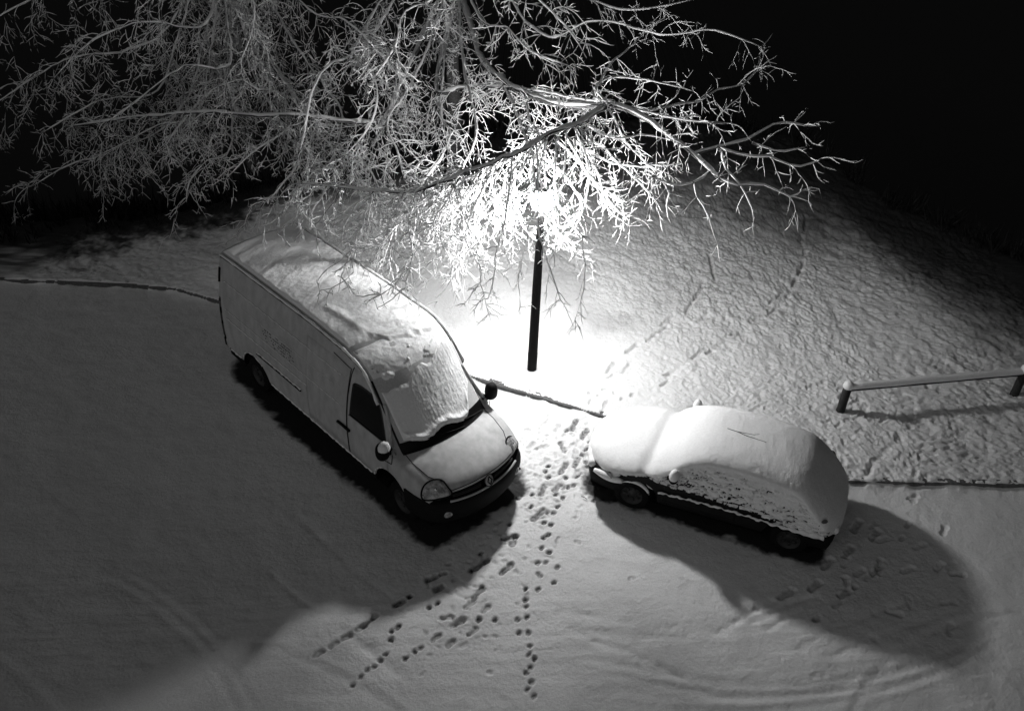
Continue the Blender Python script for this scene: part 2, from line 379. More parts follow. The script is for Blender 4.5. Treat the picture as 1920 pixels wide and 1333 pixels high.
# little loose crumbs and pocks where people trod
for k in range(420):
    c = np.array([.9, 11.6])+rng.normal(0, 1, 2)*[.75, 1.0]
    if k > 260:
        t_ = rng.random()**1.6; c = np.array([1.3-2.2*t_, 11.8-4.2*t_])+rng.normal(0, 1, 2)*[.4, .4]
    if lawn_d(c[0], c[1]) > -.1: continue
    stamp(c, c+rng.normal(0, .03, 2), .02+.02*rng.random(), .01+.012*rng.random(), .30*rng.random())
# prints left by many feet, half filled again
for k in range(30):
    t_ = rng.random()*.5; c = np.array([1.5-2.4*t_, 12.2-4.6*t_])+rng.normal(0, 1, 2)*[.38, .35]
    if lawn_d(c[0], c[1]) > -.15: continue
    a_ = math.radians(rng.normal(60, 22)); stamp(c, c+np.array([math.cos(a_), math.sin(a_)])*.17, .045, .012+.016*rng.random(), .10+.30*rng.random()**2)
for k in range(26):
    c = np.array([5.6, 9.3])+rng.normal(0, 1, 2)*[.75, 1.0]; a_ = math.radians(rng.normal(50, 22)); stamp(c, c+np.array([math.cos(a_), math.sin(a_)])*.17, .05, .012+.02*rng.random(), .12*rng.random())
for k in range(70):
    c = np.array([rng.uniform(5.3, 8), rng.uniform(10.9, 13.6)]); a_ = math.radians(rng.normal(50, 25)); stamp(c, c+np.array([math.cos(a_), math.sin(a_)])*.15, .045, .012+.02*rng.random(), .15*rng.random())
BARE_FADE = np.clip(BARE_FADE, 0, 1)
gr = grid('snow_ground', np.stack([X, Y, Z], -1), GND, attrs={'bare': BARE_FADE}, flip=False)
tag(gr, 'snow covered car park and lawn with footprints and wheel tracks', kind='structure')
def ground_z(x, y):
    i = min(max(ix0(x), 0), len(gx)-1); j = min(max(iy0(y), 0), len(gy)-1); return float(Z[i, j])

# kerb stones: a dark strip whose face shows below the lawn's snow
kb = MB(); KP = []
for (x0, y0), (x1, y1) in zip(KERB, KERB[1:]):
    n = max(2, int(math.hypot(x1-x0, y1-y0)/.25))
    for k in range(n): KP.append((x0+(x1-x0)*k/n, y0+(y1-y0)*k/n))
KP = [(x, y) for x, y in KP if -14 < x < 14]
V = []
for x, y in KP:
    j = .006*math.sin(x*31)
    for dy, z in ((-.025+j, -.05), (-.025+j, .085), (.0+j, .098), (.10, .098), (.10, -.05)): V.append((x, y+dy, z))
F = [(i*5+k, (i+1)*5+k, (i+1)*5+k+1, i*5+k+1) for i in range(len(KP)-1) for k in range(4)]
kb.add(V, F); tag(kb.build('kerb', STONE, smooth=False), 'dark kerb edge between car park and lawn', kind='structure')

# ------------------------------------------------------------------ body surfaces
def smt(t, x):
    n = len(t)
    if x <= t[0][0]: return t[0][1]
    if x >= t[-1][0]: return t[-1][1]
    for i in range(n-1):
        if x <= t[i+1][0]:
            x0, y0 = t[i]; x1, y1 = t[i+1]; h = x1-x0; k = (x-x0)/h
            m0 = (y1-y0)/h if i == 0 else (y1-t[i-1][1])/(x1-t[i-1][0])
            m1 = (y1-y0)/h if i == n-2 else (t[i+2][1]-y0)/(t[i+2][0]-x0)
            k2 = k*k; k3 = k2*k
            return (2*k3-3*k2+1)*y0+(k3-2*k2+k)*h*m0+(-2*k3+3*k2)*y1+(k3-k2)*h*m1
class Body:
    """a = metres behind the nose, s = metres to the right of the centre line"""
    def top(B, a, s, off=0.0):
        h = smt(B.H, a); w = B.w(a, h-B.drop)
        r = min(abs(s)/w, 1)
        z = h-B.crown(a)*r*r
        return np.array([-(a+B.bow(a, s)), -s, z+off])
    def side(B, a, z, sg=1, off=0.0):
        s = B.w(a, z)+off
        return np.array([-(a+B.bow(a, s)), -s*sg, z])
    def topn(B, a, s, off):
        e = .02; p = B.top(a, s); u = B.top(a+e, s)-p; v = B.top(a, s+e)-p
        n = np.cross(u, v); n /= np.linalg.norm(n)
        if n[2] < 0: n = -n
        return p+n*off
    def section(B, a, nside=16, ntop=18):
        h = smt(B.H, a); zr = h-B.drop-B.crown(a); zl = B.zlow(a); pts = []
        for i in range(nside):
            z = zl+(zr-zl)*i/(nside-1); pts.append((B.w(a, z), z))
        w1, z1 = pts[-1]; ztop = h-B.crown(a)
        for th in (25, 50, 72):
            th = math.radians(th); pts.append((w1-B.drop*(1-math.cos(th)), zr+(ztop-zr)*math.sin(th)))
        top = []
        for i in range(ntop+1):
            s = (w1-B.drop)*(1-2*i/ntop); top.append(s)
        right = [B_pt(B, a, s, z) for s, z in pts]
        mid = []
        for s in top:
            r = abs(s)/w1; mid.append(B_pt(B, a, s, h-B.crown(a)*r*r))
        left = [B_pt(B, a, -s, z) for s, z in pts[::-1]]
        return np.array(right+mid+left)
    def shell(B, name, m, parent, stations):
        S = [B.section(a) for a in stations]
        arr = np.stack(S); n = arr.shape[1]
        o_v = arr.reshape(-1, 3); f = gridfaces(len(S), n)
        # close nose and tail with cross strips between the left and right halves
        F = [tuple(x) for x in f.tolist()]; base = 0; last = (len(S)-1)*n
        for k in range(n//2-1):
            F.append((base+k, base+k+1, base+n-2-k, base+n-1-k))
            F.append((last+k+1, last+k, last+n-1-k, last+n-2-k))
        return mesh(name, o_v, F, m, parent)
def B_pt(B, a, s, z): return np.array([-(a+B.bow(a, s)), -s, z])

# ------------------------------------------------------------------ the van
class Van(Body):
    L = VL; drop = .05
    H = [(0, .90), (.06, .97), (.2, 1.04), (.5, 1.13), (.78, 1.19), (.86, 1.24), (1.1, 1.52), (1.3, 1.77), (1.5, 2.01), (1.65, 2.16), (1.8, 2.26), (2.0, 2.335), (2.3, 2.385), (2.7, 2.40), (3.2, 2.42), (4.5, 2.41), (6.0, 2.39), (6.12, 2.36)]
    W = [(.2, .94), (.5, .965), (.9, .975), (1.2, .965), (1.6, .925), (2.0, .85), (2.4, .75)]
    def w(B, a, z):
        w = smt(B.W, z)
        if a < .5: w *= 1-.07*(1-a/.5)**2
        if a < 2.1: w -= .13*min((2.1-a)/1.0, 1)*min(max((z-1.2)/.5, 0), 1)
        return w
    def bow(B, a, s):
        f = 1-.35*min(max(a/1.7, 0), 1) if a < 1.7 else .65*max(0, 1-(a-1.7)/1.0)
        b = .27*(min(abs(s), 1.0)/.9)**2.2*f
        if a > 5.4: b -= .06*(abs(s)/.9)**3*((a-5.4)/.72)**2
        return b
    def crown(B, a): return .045 if a > 1.7 else .045+.03*(1-a/1.7)
    def zlow(B, a):
        z = .44
        for c in (.86, 5.02):
            d = abs(a-c)
            if d < .44: z = max(z, .34+math.sqrt(max(.44**2-d*d, 0)))
        if a < .44: z = max(z, .66)
        return z
    def front(B, s, z, off=0.0):
        return np.array([-B.bow(0, s)+off, -s, z])
VB = Van()
van = empty('delivery_van', (VAN_P[0], VAN_P[1], 0), VAN_YAW)
tag(van, 'long white high-roof van with snow on its roof and windscreen, parked beside the lamp post', 'van')
st = np.unique(np.concatenate([np.arange(0, .9, .03), np.arange(.9, 1.6, .04), np.arange(1.6, 4.5, .07), np.arange(4.5, 5.6, .03), np.arange(5.6, VL, .06), [VL]]))
van_body = VB.shell('body', PAINT, van, st)
def lin(a, b_, n): return np.linspace(a, b_, n)
def side_patch(B, name, m, parent, a0, a1, zb, zt, off, na=30, nz=14, sg=1, thick=True):
    A = lin(a0, a1, na); rows = []
    for a in A:
        b0, t0 = zb(a), zt(a); r = []
        zz = lin(b0, t0, nz)
        if thick: r.append(B.side(a, b0, sg, -.01))
        for z in zz: r.append(B.side(a, z, sg, off))
        if thick: r.append(B.side(a, t0, sg, -.01))
        rows.append(r)
    if thick:
        rows.insert(0, [B.side(a0, z_, sg, -.01) for z_ in [zb(a0)]+list(lin(zb(a0), zt(a0), nz))+[zt(a0)]])
        rows.append([B.side(a1, z_, sg, -.01) for z_ in [zb(a1)]+list(lin(zb(a1), zt(a1), nz))+[zt(a1)]])
    return grid(name, rows, m, parent, flip=(sg > 0))
def top_patch(B, name, m, parent, a0, a1, s0, s1, off, na=30, ns=24):
    rows = []
    for a in lin(a0, a1, na): rows.append([B.topn(a, s, off) for s in lin(s0(a), s1(a), ns)])
    return grid(name, rows, m, parent, flip=False)
def strip(B, pts, r, kind='side', sg=1, off=0.0):
    if kind == 'side': return [B.side(a, z, sg, off) for a, z in pts]
    return [B.topn(a, s, off) for a, s in pts]
def dense(pts, n=8):
    out = []
    for p, q in zip(pts, pts[1:]):
        for k in range(n): out.append(tuple(p[i]+(q[i]-p[i])*k/n for i in range(len(p))))
    return out+[tuple(pts[-1])]

win_top = [(.84, 1.28), (.9, 1.36), (1.0, 1.46), (1.2, 1.64), (1.45, 1.84), (1.72, 1.90), (1.93, 1.89), (1.97, 1.85)]
for sg in (1, -1):
    # front door, its window and handle
    d = side_patch(VB, 'door', PAINT, van, .99 if False else 1.0, 2.04, lambda a: max(.47, VB.zlow(a)+.02), lambda a: min(2.10, smt(VB.H, a)-.16), .006, sg=sg)
    mb = MB()
    mb.tube(dense_s := [VB.side(a, z, sg, .007) for a, z in dense([(2.05, .47), (2.05, 1.6), (2.03, 2.0), (2.0, 2.13)])], .007, 5)
    mb.tube([VB.side(a, z, sg, .007) for a, z in dense([(1.0, .95), (.78, 1.0), (.76, 1.19)])], .006, 5)
    mb.build('seam', SEAM, d)
    side_patch(VB, 'side_window', GLASS, van, .85, 1.97, lambda a: 1.275, lambda a: min(smt(win_top, a), smt(VB.H, a)-.085), .011, na=30, sg=sg)
    mb = MB(); mb.tube([VB.side(a, 1.27, sg, .02) for a in lin(1.05, 1.98, 14)], .012, 6); mb.build('window_seal', PAINT, van)
    mb = MB(); mb.tube([VB.side(a, z, sg, .03) for a, z in dense([(1.93, .98), (2.16, .985), (2.34, .98)], 3)], .026, 6)
    mb.build('door_handle', PLASTIC, van)
# sliding door (right side) with its rail, plain pressed panel on both sides
sd = side_patch(VB, 'sliding_door', PAINT, van, 2.08, 3.32, lambda a: .50, lambda a: 2.08, .005)
mb = MB()
mb.tube([VB.side(a, z, 1, .006) for a, z in dense([(2.07, .50), (2.06, 2.08), (2.6, 2.13)])], .006, 5)
mb.build('seam', SEAM, sd)
mb = MB(); mb.tube([VB.side(a, .925, 1, .012) for a in lin(3.50, 4.86, 16)], [.020]*16, 6); mb.build('slide_rail', PLASTIC, van)
# pressed ribs along the side
mb = MB()
for sg in (1, -1):
    for z, a0, a1 in ((1.14, 3.45, 5.9), (1.86, 2.2, 5.95), (1.32, 2.2, 5.9)):
        mb.tube([VB.side(a, z, sg, -.006) for a in lin(a0, a1, 30)], .016, 6)
mb.build('side_ribs', PAINT, van)
# snow lying on the ribs and sill
mb = MB()
for z, a0, a1, r in ((.455, 1.36, 4.55, .020), (.455, 5.52, 5.95, .02), (.955, 3.5, 4.86, .018), (1.155, 3.3, 5.9, .010), (1.335, 2.3, 5.9, .007), (1.875, 2.3, 5.95, .008), (1.62, 2.5, 5.8, .004)):
    pts = [VB.side(a, z+.006*math.sin(a*23)+.004*math.sin(a*57), 1, .012) for a in np.arange(a0, a1, .04)]
    mb.tube(pts, [r*(.75+.4*math.sin(i*1.7)*math.sin(i*.37)) for i in range(len(pts))], 6)
# snow along the wheel arch lips
for c in (.86, 5.02):
    pts = [VB.side(c+.455*math.cos(t_), .34+.455*math.sin(t_), 1, .01) for t_ in lin(.25, 2.2 if c > 2 else 1.2, 20)]
    mb.tube(pts, [.013*(.7+.5*math.sin(i*1.3)) for i in range(20)], 5)
mb.build('sill_snow', SNOW, van)
# faint remains of lettering showing through the snow dust
mb = MB(); r_ = random.Random(3)
for row in range(5):
    for k in range(30):
        a = 4.62-.031*k-.01*row; z = 1.57-.052*row+.008*r_.random()
        if r_.random() < .62*(1-abs(k-15)/34):
            p = VB.side(a, z, 1, .0); q = VB.side(a-.008-.012*r_.random(), z-.006-.014*r_.random(), 1, .0)
            mb.tube([p, q], .007, 4)
mb.build('lettering_remains', SEAM, van)
# black lower skirt
for sg in (1, -1):
    for a0, a1 in ((1.31, 4.57), (5.47, 6.05)):
        side_patch(VB, 'side_skirt', PLASTIC, van, a0, a1, lambda a: .27, lambda a: .445, -.02, sg=sg)
# front bumper wrapping round the corners
rows = []
path = [('s', a, 1) for a in lin(.46, .06, 10)]+[('f', s, 0) for s in lin(.88, -.88, 34)]+[('s', a, -1) for a in lin(.06, .46, 10)]
for z, o in ((.26, -.10), (.27, .0), (.36, .05), (.5, .075), (.62, .075), (.70, .055), (.725, .02), (.725, -.05)):
    r = []
    for k, v, sg in path:
        if k == 's': r.append(VB.side(v, z, sg, min(o, .02)+.004)+np.array([max(o, 0)*.6*(1-v/.46), 0, 0]))
        else: r.append(VB.front(v, z, o))
    rows.append(r)
grid('bumper', rows, PLASTIC, van)
def front_patch(name, m, s0, s1, zb, zt, off, ns=20, nz=6):
    rows = [[VB.front(s, z, off) for z in [zb(s)]+list(lin(zb(s), zt(s), nz))+[zt(s)]] for s in lin(s0, s1, ns)]
    for r in rows: r[0] = r[0]-np.array([.03, 0, 0]); r[-1] = r[-1]-np.array([.03, 0, 0])
    return grid(name, rows, m, van)
gt = lambda s: .875-.035*(abs(s)/.6)**2
for s0, s1 in ((.13, .60), (-.13, -.60)):
    g = front_patch('grille', PLASTIC, s0, s1, lambda s: .775, gt, .012)
    mb = MB()
    for z in (.80, .83): mb.tube([VB.front(s, z, .018) for s in lin(s0, s1, 14)], .006, 4)
    mb.build('grille_bar', mat('grille_bar_black', .03, .5), g)
mb = MB(); mb.tube([VB.front(s, .745, .055) for s in lin(.66, -.66, 30)], [.018]*30, 6); mb.build('bumper_strip', PAINT, van)
# round-cornered surround with a diamond in it
nrm = np.array([.95, 0, .32])
mb = MB(); oval = [(.085*math.cos(t_), .10*math.sin(t_)) for t_ in lin(0, 2*math.pi, 25)[:-1]]
c0 = VB.front(0, .835, .03); mb.dome(c0, nrm, (0, 0, 1), oval, .02, 4); em = mb.build('emblem', PAINT, van)
mb = MB(); x_ = np.array([0, 1., 0]); nn = nrm/np.linalg.norm(nrm); y_ = np.cross(nn, x_); c1 = c0+nn*.024
dm = [c1+x_*ox+y_*oy for ox, oy in ((0, .07), (.042, 0), (0, -.07), (-.042, 0), (0, .07))]
mb.tube(dense(dm, 3), .010, 5); mb.tube([c0+nn*.008+x_*.082*math.cos(t_)+y_*.097*math.sin(t_) for t_ in lin(0, 2*math.pi, 25)], .007, 5)
mb.build('diamond', SEAM, em)
# headlights
for sg in (1, -1):
    ol = [(-.20, -.10), (-.21, -.02), (-.17, .07), (-.09, .125), (.0, .135), (.07, .11), (.12, .03), (.17, -.06), (.13, -.105), (.0, -.12), (-.12, -.125)]
    # smooth the outline
    P = np.array(ol); N_ = len(P); sm = []
    for i in range(N_):
        for k in (0, .33, .66):
            p0, p1, p2, p3 = P[i-1], P[i], P[(i+1) % N_], P[(i+2) % N_]
            sm.append(.5*((2*p1)+(-p0+p2)*k+(2*p0-5*p1+4*p2-p3)*k*k+(-p0+3*p1-3*p2+p3)*k**3))
    if sg < 0: sm = [(-x*.8, y*.85) for x, y in sm][::-1]
    c = np.array([-.25, -(.755 if sg > 0 else .715)*sg, .925 if sg > 0 else .90]); n_ = np.array([.68, -.42*sg, .62])
    mb = MB(); mb.dome(c, n_, (0, 0, 1), [(x*1.15, y*1.1) for x, y in sm], .05, 8)
    h = mb.build('headlight', LENS, van)
    nn = n_/np.linalg.norm(n_); xx = np.cross((0, 0, 1), nn); xx /= np.linalg.norm(xx); yy = np.cross(nn, xx)
    mb = MB(); ring = [c+xx*x*1.17+yy*y*1.12 for x, y in sm]; mb.tube(ring+[ring[0]], .014, 6)
    mb.dome(c-nn*.012, n_, (0, 0, 1), [(x*1.18, y*1.13) for x, y in sm], .012, 3)
    mb.build('headlight_rim', SEAM, h)
    mb = MB(); mb.dome(c+xx*.03*sg*-1+yy*.01+nn*.035, n_, (0, 0, 1), [(.035*math.cos(t_), .035*math.sin(t_)) for t_ in lin(0, 6.283, 13)[:-1]], .02, 3)
    mb.build('bulb_cover', mat('chrome', .7, .15, 1.0) if sg > 0 else bpy.data.materials['chrome'], h)
    mb = MB(); mb.dome(VB.front(.70*sg, .50, .076), (.9, -.3*sg, .1), (0, 0, 1), [(.07*math.cos(t_), .06*math.sin(t_)) for t_ in lin(0, 6.283, 17)[:-1]], .02, 4)
    mb.build('fog_light', LENS, van)
# bonnet seams
mb = MB()
for sg in (1, -1):
    mb.tube([VB.topn(a, s*sg, .0) for a, s in dense([(.80, .79), (.58, .80), (.30, .76), (.16, .66)])], .006, 5)
mb.tube([VB.topn(.02, s, .002) for s in lin(-.60, .60, 30)], .006, 5)
mb.build('bonnet_seam', SEAM, van)
# windscreen, snow-free black at its foot
ws_ = top_patch(VB, 'windscreen', GLASS, van, .775, 1.60, lambda a: -(.82-.03*(a-.8)/.8), lambda a: .82-.03*(a-.8)/.8, .005, 34, 30)
top_patch(VB, 'frost', FROST, ws_, .93, 1.61, lambda a: -(.80-.03*(a-.8)/.8), lambda a: .79-.03*(a-.8)/.8, .008, 30, 30)
mb = MB()
mb.tube([VB.topn(a, s, .014) for a, s in dense([(.80, -.25), (.86, .1), (.90, .48)], 6)], .010, 5)
mb.tube([VB.topn(a, s, .014) for a, s in dense([(.80, -.80), (.84, -.6), (.88, -.3)], 6)], .010, 5)
mb.build('wiper', PLASTIC, van)
# A pillars carry a light strip each, roof gutters above
for sg in (1, -1):
    mb = MB(); mb.tube([VB.topn(a, sg*(VB.w(a, smt(VB.H, a)-.05)-.045), .008) for a in lin(.80, 1.34, 14)], .028, 8); mb.build('pillar', PAINT, van)
    gp = [VB.side(a, smt(VB.H, a)-.085, sg, .016) for a in list(lin(1.36, 2.6, 22))+list(lin(2.7, 6.05, 30))]
    mb = MB(); mb.tube([p+np.array([0, -.012*sg, -.010]) for p in gp], .022, 6); gu = mb.build('roof_gutter', PLASTIC, van)
    mb = MB(); mb.tube([p+np.array([0, -.018*sg, .022]) for p in gp], [.030*(.85+.25*math.sin(i*1.9)*math.sin(i*.7)) for i in range(len(gp))], 6)
    mb.build('gutter_snow', SNOW, gu)
# mirrors
for sg in (1, -1):
    mc = np.array([-1.10, -(1.10 if sg > 0 else 1.06)*sg, 1.30])
    mb = MB()
    th_ = lin(0, 2*math.pi, 17)[:-1]
    rows = []
    for k, (x, sc_) in enumerate(((-.055, .02), (-.055, .9), (-.02, 1.0), (.03, .98), (.075, .80), (.10, .45), (.105, .02))):
        rows.append([mc+np.array([x, .10*sc_*math.copysign(abs(math.cos(t_))**.7, math.cos(t_)), .155*sc_*math.copysign(abs(math.sin(t_))**.7, math.sin(t_))]) for t_ in th_])
    mi = grid('side_mirror', rows, PLASTIC, van, closed=True)
    mb = MB(); mb.box(mc+np.array([-.02, .12*sg, -.10]), (.06, .14, .09)); mb.build('mirror_arm', PLASTIC, mi, smooth=False)
    rows = []
    for i, u in enumerate(lin(0, 1, 7)):
        rows.append([mc+np.array([.06-.10*math.cos(math.pi*u)*.9-.01, .10*math.cos(t_)*math.sin(math.pi*max(min(u, .97), .03)), .08+.135*math.sin(t_)*math.sin(math.pi*max(min(u, .97), .03))]) for t_ in lin(0, math.pi, 9)])
    if sg > 0: grid('mirror_snow', rows, SNOW, mi)
# tail corner lamps, hinges, rear doors
for sg in (1, -1):
    for z0, z1, r in ((1.80, 2.06, .030), (1.42, 1.50, .018), (1.18, 1.30, .026), (.95, 1.02, .02), (.62, .70, .02)):
        mb = MB(); mb.tube([VB.side(6.10, z, sg, .0) for z in lin(z0, z1, 5)], r, 6)
        mb.build('door_hinge', PLASTIC, van)
    mb = MB(); mb.tube([VB.side(6.115, z, sg, -.012) for z in lin(.7, 1.45, 8)], .035, 6); mb.build('tail_light', mat('tail_lamp', .08, .2) if sg > 0 else bpy.data.materials['tail_lamp'], van)
mb = MB(); mb.tube([np.array([-6.125, 0, z]) for z in lin(.5, 2.2, 8)], .008, 5); mb.build('rear_door_seam', SEAM, van)
mb = MB(); mb.box((-6.15, 0, .45), (.12, 1.85, .16)); mb.build('rear_bumper', PLASTIC, van, smooth=False)
# wheels
def wheel(parent, x, y, r, wdt, out, snow=False):
    mb = MB(); R = None
    prof = [(r*.62, -wdt/2), (r*.9, -wdt/2), (r*.99, -wdt*.36), (r, 0), (r*.99, wdt*.36), (r*.9, wdt/2), (r*.62, wdt/2)]
    mb.lathe(prof, (x, y, r-.015), 'y', 32)
    wh = mb.build('wheel', RUBBER, parent)
    mb = MB(); o = out*wdt/2
    mb.lathe([(.001, o*.55), (r*.16, o*.60), (r*.2, o*.45), (r*.5, o*.5), (r*.60, o*.85), (r*.64, o*.98)], (x, y, r-.015), 'y', 32)
    for k in range(7):
        t_ = 2*math.pi*k/7; mb.box((x+.38*r*math.cos(t_), y+o*.55, r-.015+.38*r*math.sin(t_)), (.10*r*2, .02, .04), np.array([[math.cos(t_), 0, -math.sin(t_)], [0, 1, 0], [math.sin(t_), 0, math.cos(t_)]]))
    mb.build('rim', RIM, wh)
    if snow:
        mb = MB(); pts = [np.array([x+(r+.004)*math.cos(t_), y+out*wdt*.40, r-.015+(r+.004)*math.sin(t_)]) for t_ in lin(.45, 2.75, 22)]
        mb.tube(pts, [.030*math.sin((i+1.5)/24*math.pi)**.5 for i in range(22)], 8); mb.build('tyre_snow', SNOW, wh)
    return wh
for a in (.86, 5.02):
    for sg in (1, -1): wheel(van, -a-.02, -.84*sg, .34, .21, -sg)
# dark floor that closes the van below, with wheel wells above the tyres
rows = [[np.array([-a, -s, max(.30, (VB.zlow(a)-.03 if VB.zlow(a) > .5 and a > .44 else .32))]) for s in lin(.93, -.93, 12)] for a in lin(.2, 6.0, 120)]
grid('floor_pan', rows, SEAM, van)

def snow_patch(B, name, parent, a0, a1, s0, s1, field, na, ns, lump=(9, .2)):
    """snow sheet lying on the top surface; thickness field(a, s) in metres, <=0 dips under the surface"""
    A = lin(a0, a1, na); S = lin(s0, s1, ns); AA, SS = np.meshgrid(A, S, indexing='ij')
    T = field(AA, SS)
    T = np.where(T > 0, T, np.maximum(T*.6, -.02))
    rows = np.zeros((na, ns, 3))
    for i in range(na):
        for j in range(ns): rows[i, j] = B.topn(A[i], S[j], T[i, j])
    return grid(name, rows, SNOW, parent)
def roof_field(A, S):
    edge = 1
    f0 = 1.97+.16*S+.10*fbm(S*5, A*3, 1.0)+.22*sstep(-.1, .45, S)      # ragged front edge
    front = (A-f0)*.35
    base = .034+.0035*np.sin(A*17+1.2*S+.8*vnoise(A*2, S*2, 1.0))*sstep(2.6, 3.4, A)+.012*fbm(A*1.3, S*2.0, 2.0)+(.009+.008*sstep(-.2, .6, -S)*(1-sstep(3, 4.5, A)))*fbm(A*9+S*2, S*4.5, 3.0, 3)+.0035*fbm(A*24, S*24, 4.0)
    # crumbs pushed along the right edge
    base = base+.022*np.exp(-((S-.42+.05*np.sin(A*3))/.07)**2)*sstep(2.3, 2.6, A)*(1-sstep(3.1, 3.5, A))
    film = np.where(A < 2.15, .0075*fbm(A*10, S*8, 31.0, 4)+.0035+.0025*fbm(A*40, S*40, 33.0), -.02)
    t = np.maximum(np.minimum(base, front), film)
    rear = (6.06-A)*.5
    return np.minimum(np.minimum(t, rear), (.745-np.abs(S))*.9)
snow_patch(VB, 'roof_snow', van, 1.50, 6.08, -.745, .745, roof_field, 300, 110)
def screen_field(A, S):
    # lower edge: rises towards the van's left where the glass was swept
    lo = .90+.035*np.sin(S*9+1)+.02*fbm(S*8, A, 1.0)
    lo = lo+np.where(S < -.45, (-.45-S)*.9, 0)
    hi = 1.58+.06*fbm(S*6, A*2, 5.0)-.10*sstep(-.2, .5, S)+.10*(1-sstep(-.6, -.2, S))
    base = .022+.007*fbm(A*4, S*4, 6.0)+.0022*vnoise(A*9, S*34, 7.0)+.0022*vnoise(A*34, S*9, 7.7)+.0025*fbm(A*50, S*50, 8.0)
    roll = .050*np.exp(-((A-lo-.05)/.035)**2)*sstep(-.60, -.45, S)
    t = base+roll*(.7+.5*fbm(S*9, A*9, 2.0))
    t = np.minimum(t, (A-lo)*1.3); t = np.minimum(t, (hi-A)*.5)
    return np.minimum(t, (.735-np.abs(S))*.6)
snow_patch(VB, 'windscreen_snow', van, .82, 1.72, -.77, .75, screen_field, 150, 190)
def chunk_field(A, S):
    n = fbm(A*7, S*5, 12.0, 4)
    c = 1-np.hypot((A-1.64+.28*(S+.3))/.11, (S+.32)/.30)
    c2 = .9-np.hypot((A-1.60)/.08, (S-.50)/.14); c3 = .7-np.hypot((A-1.84)/.04, (S+.02)/.08); c4 = .7-np.hypot((A-1.68)/.05, (S-.12)/.05)
    c5 = .8-np.hypot((A-1.86)/.04, (S+.20)/.07); c6 = .7-np.hypot((A-1.56)/.05, (S-.30)/.14)
    m_ = np.maximum.reduce([c, c2*.7, c3*.6, c4*.7, c5*.5, c6*.5])
    return .05*np.clip(m_+.55*n+.25*fbm(A*24, S*20, 3.0), -1, .65)-.006
snow_patch(VB, 'snow_lumps', van, 1.44, 2.0, -.72, .70, chunk_field, 90, 150)
# ------------------------------------------------------------------ the small car
class Car(Body):
    L = CL; drop = .07
    H = [(0, .57), (.06, .63), (.3, .72), (.95, .84), (1.1, .93), (1.5, 1.12), (1.85, 1.24), (2.3, 1.27), (2.8, 1.22), (3.15, 1.16), (3.36, 1.06), (3.6, .87), (3.78, .74), (3.86, .68)]
    W = [(.15, .74), (.3, .79), (.5, .82), (.75, .82), (.9, .795), (1.1, .72), (1.3, .635), (1.45, .58)]
    def w(B, a, z):
        w = smt(B.W, z)
        if a < .5: w *= 1-.12*(1-a/.5)**2
        if a > 3.5: w *= 1-.05*((a-3.5)/.48)**2
        return w
    def bow(B, a, s):
        f = max(0, 1-a/1.9); b = .22*(min(abs(s), 1)/.8)**2.4*f
        if a > 2.6: b -= .11*(min(abs(s), 1)/.8)**3*((a-2.6)/1.3)
        return b
    def crown(B, a): return .05
    def zlow(B, a):
        z = .24
        for c in (.80, 3.22):
            d = abs(a-c)
            if d < .34: z = max(z, .27+math.sqrt(max(.34**2-d*d, 0)))
        return z
CB = Car()
car = empty('parked_car', (CAR_P[0], CAR_P[1], 0), CAR_YAW)
tag(car, 'small dark hatchback buried under a smooth thick blanket of snow', 'car')
stc = np.unique(np.concatenate([np.arange(0, 1.3, .03), np.arange(1.3, 2.8, .06), np.arange(2.8, CL, .03), [CL]]))
CB.shell('body', CARPAINT, car, stc)
for a in (.80, 3.22):
    for sg in (1, -1): wheel(car, -a-.02, -.73*sg, .285, .17, -sg, snow=(sg < 0 and a < 1))
rows = [[np.array([-a, -s, max(.18, (CB.zlow(a)-.03 if CB.zlow(a) > .3 else .2))]) for s in lin(.76, -.76, 10)] for a in lin(.1, 3.72, 90)]
grid('floor_pan', rows, SEAM, car)
for sg in (1, -1):
    side_patch(CB, 'side_window', GLASS, car, 1.28, 3.3, lambda a: .92, lambda a: max(.93, min(1.20, smt(CB.H, a)-.14)), .006, sg=sg)
    d = side_patch(CB, 'door', CARPAINT, car, 1.2, 2.42, lambda a: .30, lambda a: .90, .005, sg=sg)
    mb = MB(); mb.tube([CB.side(a, .78, sg, .02) for a in (2.12, 2.2, 2.3)], .018, 6); mb.build('handle', PLASTIC, d)
    mb = MB(); mb.tube([CB.side(a, .52, sg, .012) for a in lin(1.12, 2.95, 20)], .022, 6); mb.build('side_moulding', PLASTIC, car)
    # mirror with its cap of snow
    mc = np.array([-1.42, -.90*sg, .93])
    rows = [[mc+np.array([.07*math.cos(p_), .10*math.sin(p_)*math.cos(q_), .075*math.sin(p_)*math.sin(q_)]) for q_ in lin(0, 2*math.pi, 13)[:-1]] for p_ in lin(.03, math.pi-.03, 9)]
    mi = grid('side_mirror', rows, PLASTIC, car, closed=True)
    rows = [[mc+np.array([.0+.075*math.cos(p_), .095*math.sin(p_)*math.cos(q_), .04+.13*math.sin(p_)*math.sin(q_)]) for q_ in lin(-.2, math.pi+.2, 10)] for p_ in lin(.03, math.pi-.03, 9)]
    grid('mirror_snow', rows, SNOW, mi)
    mb = MB(); mb.dome(CB.side(.20, .60, sg, .0), (.7, -.7*sg, .2), (0, 0, 1), [(.15*math.cos(t_), .07*math.sin(t_)) for t_ in lin(0, 6.283, 17)[:-1]], .03, 4)
    mb.build('headlight', LENS, car)
    mb = MB(); mb.dome(CB.side(3.74, .72, sg, -.01), (-.6, -.8*sg, .1), (0, 0, 1), [(.08*math.cos(t_), .13*math.sin(t_)) for t_ in lin(0, 6.283, 17)[:-1]], .02, 4)
    mb.build('tail_light', bpy.data.materials['tail_lamp'], car)
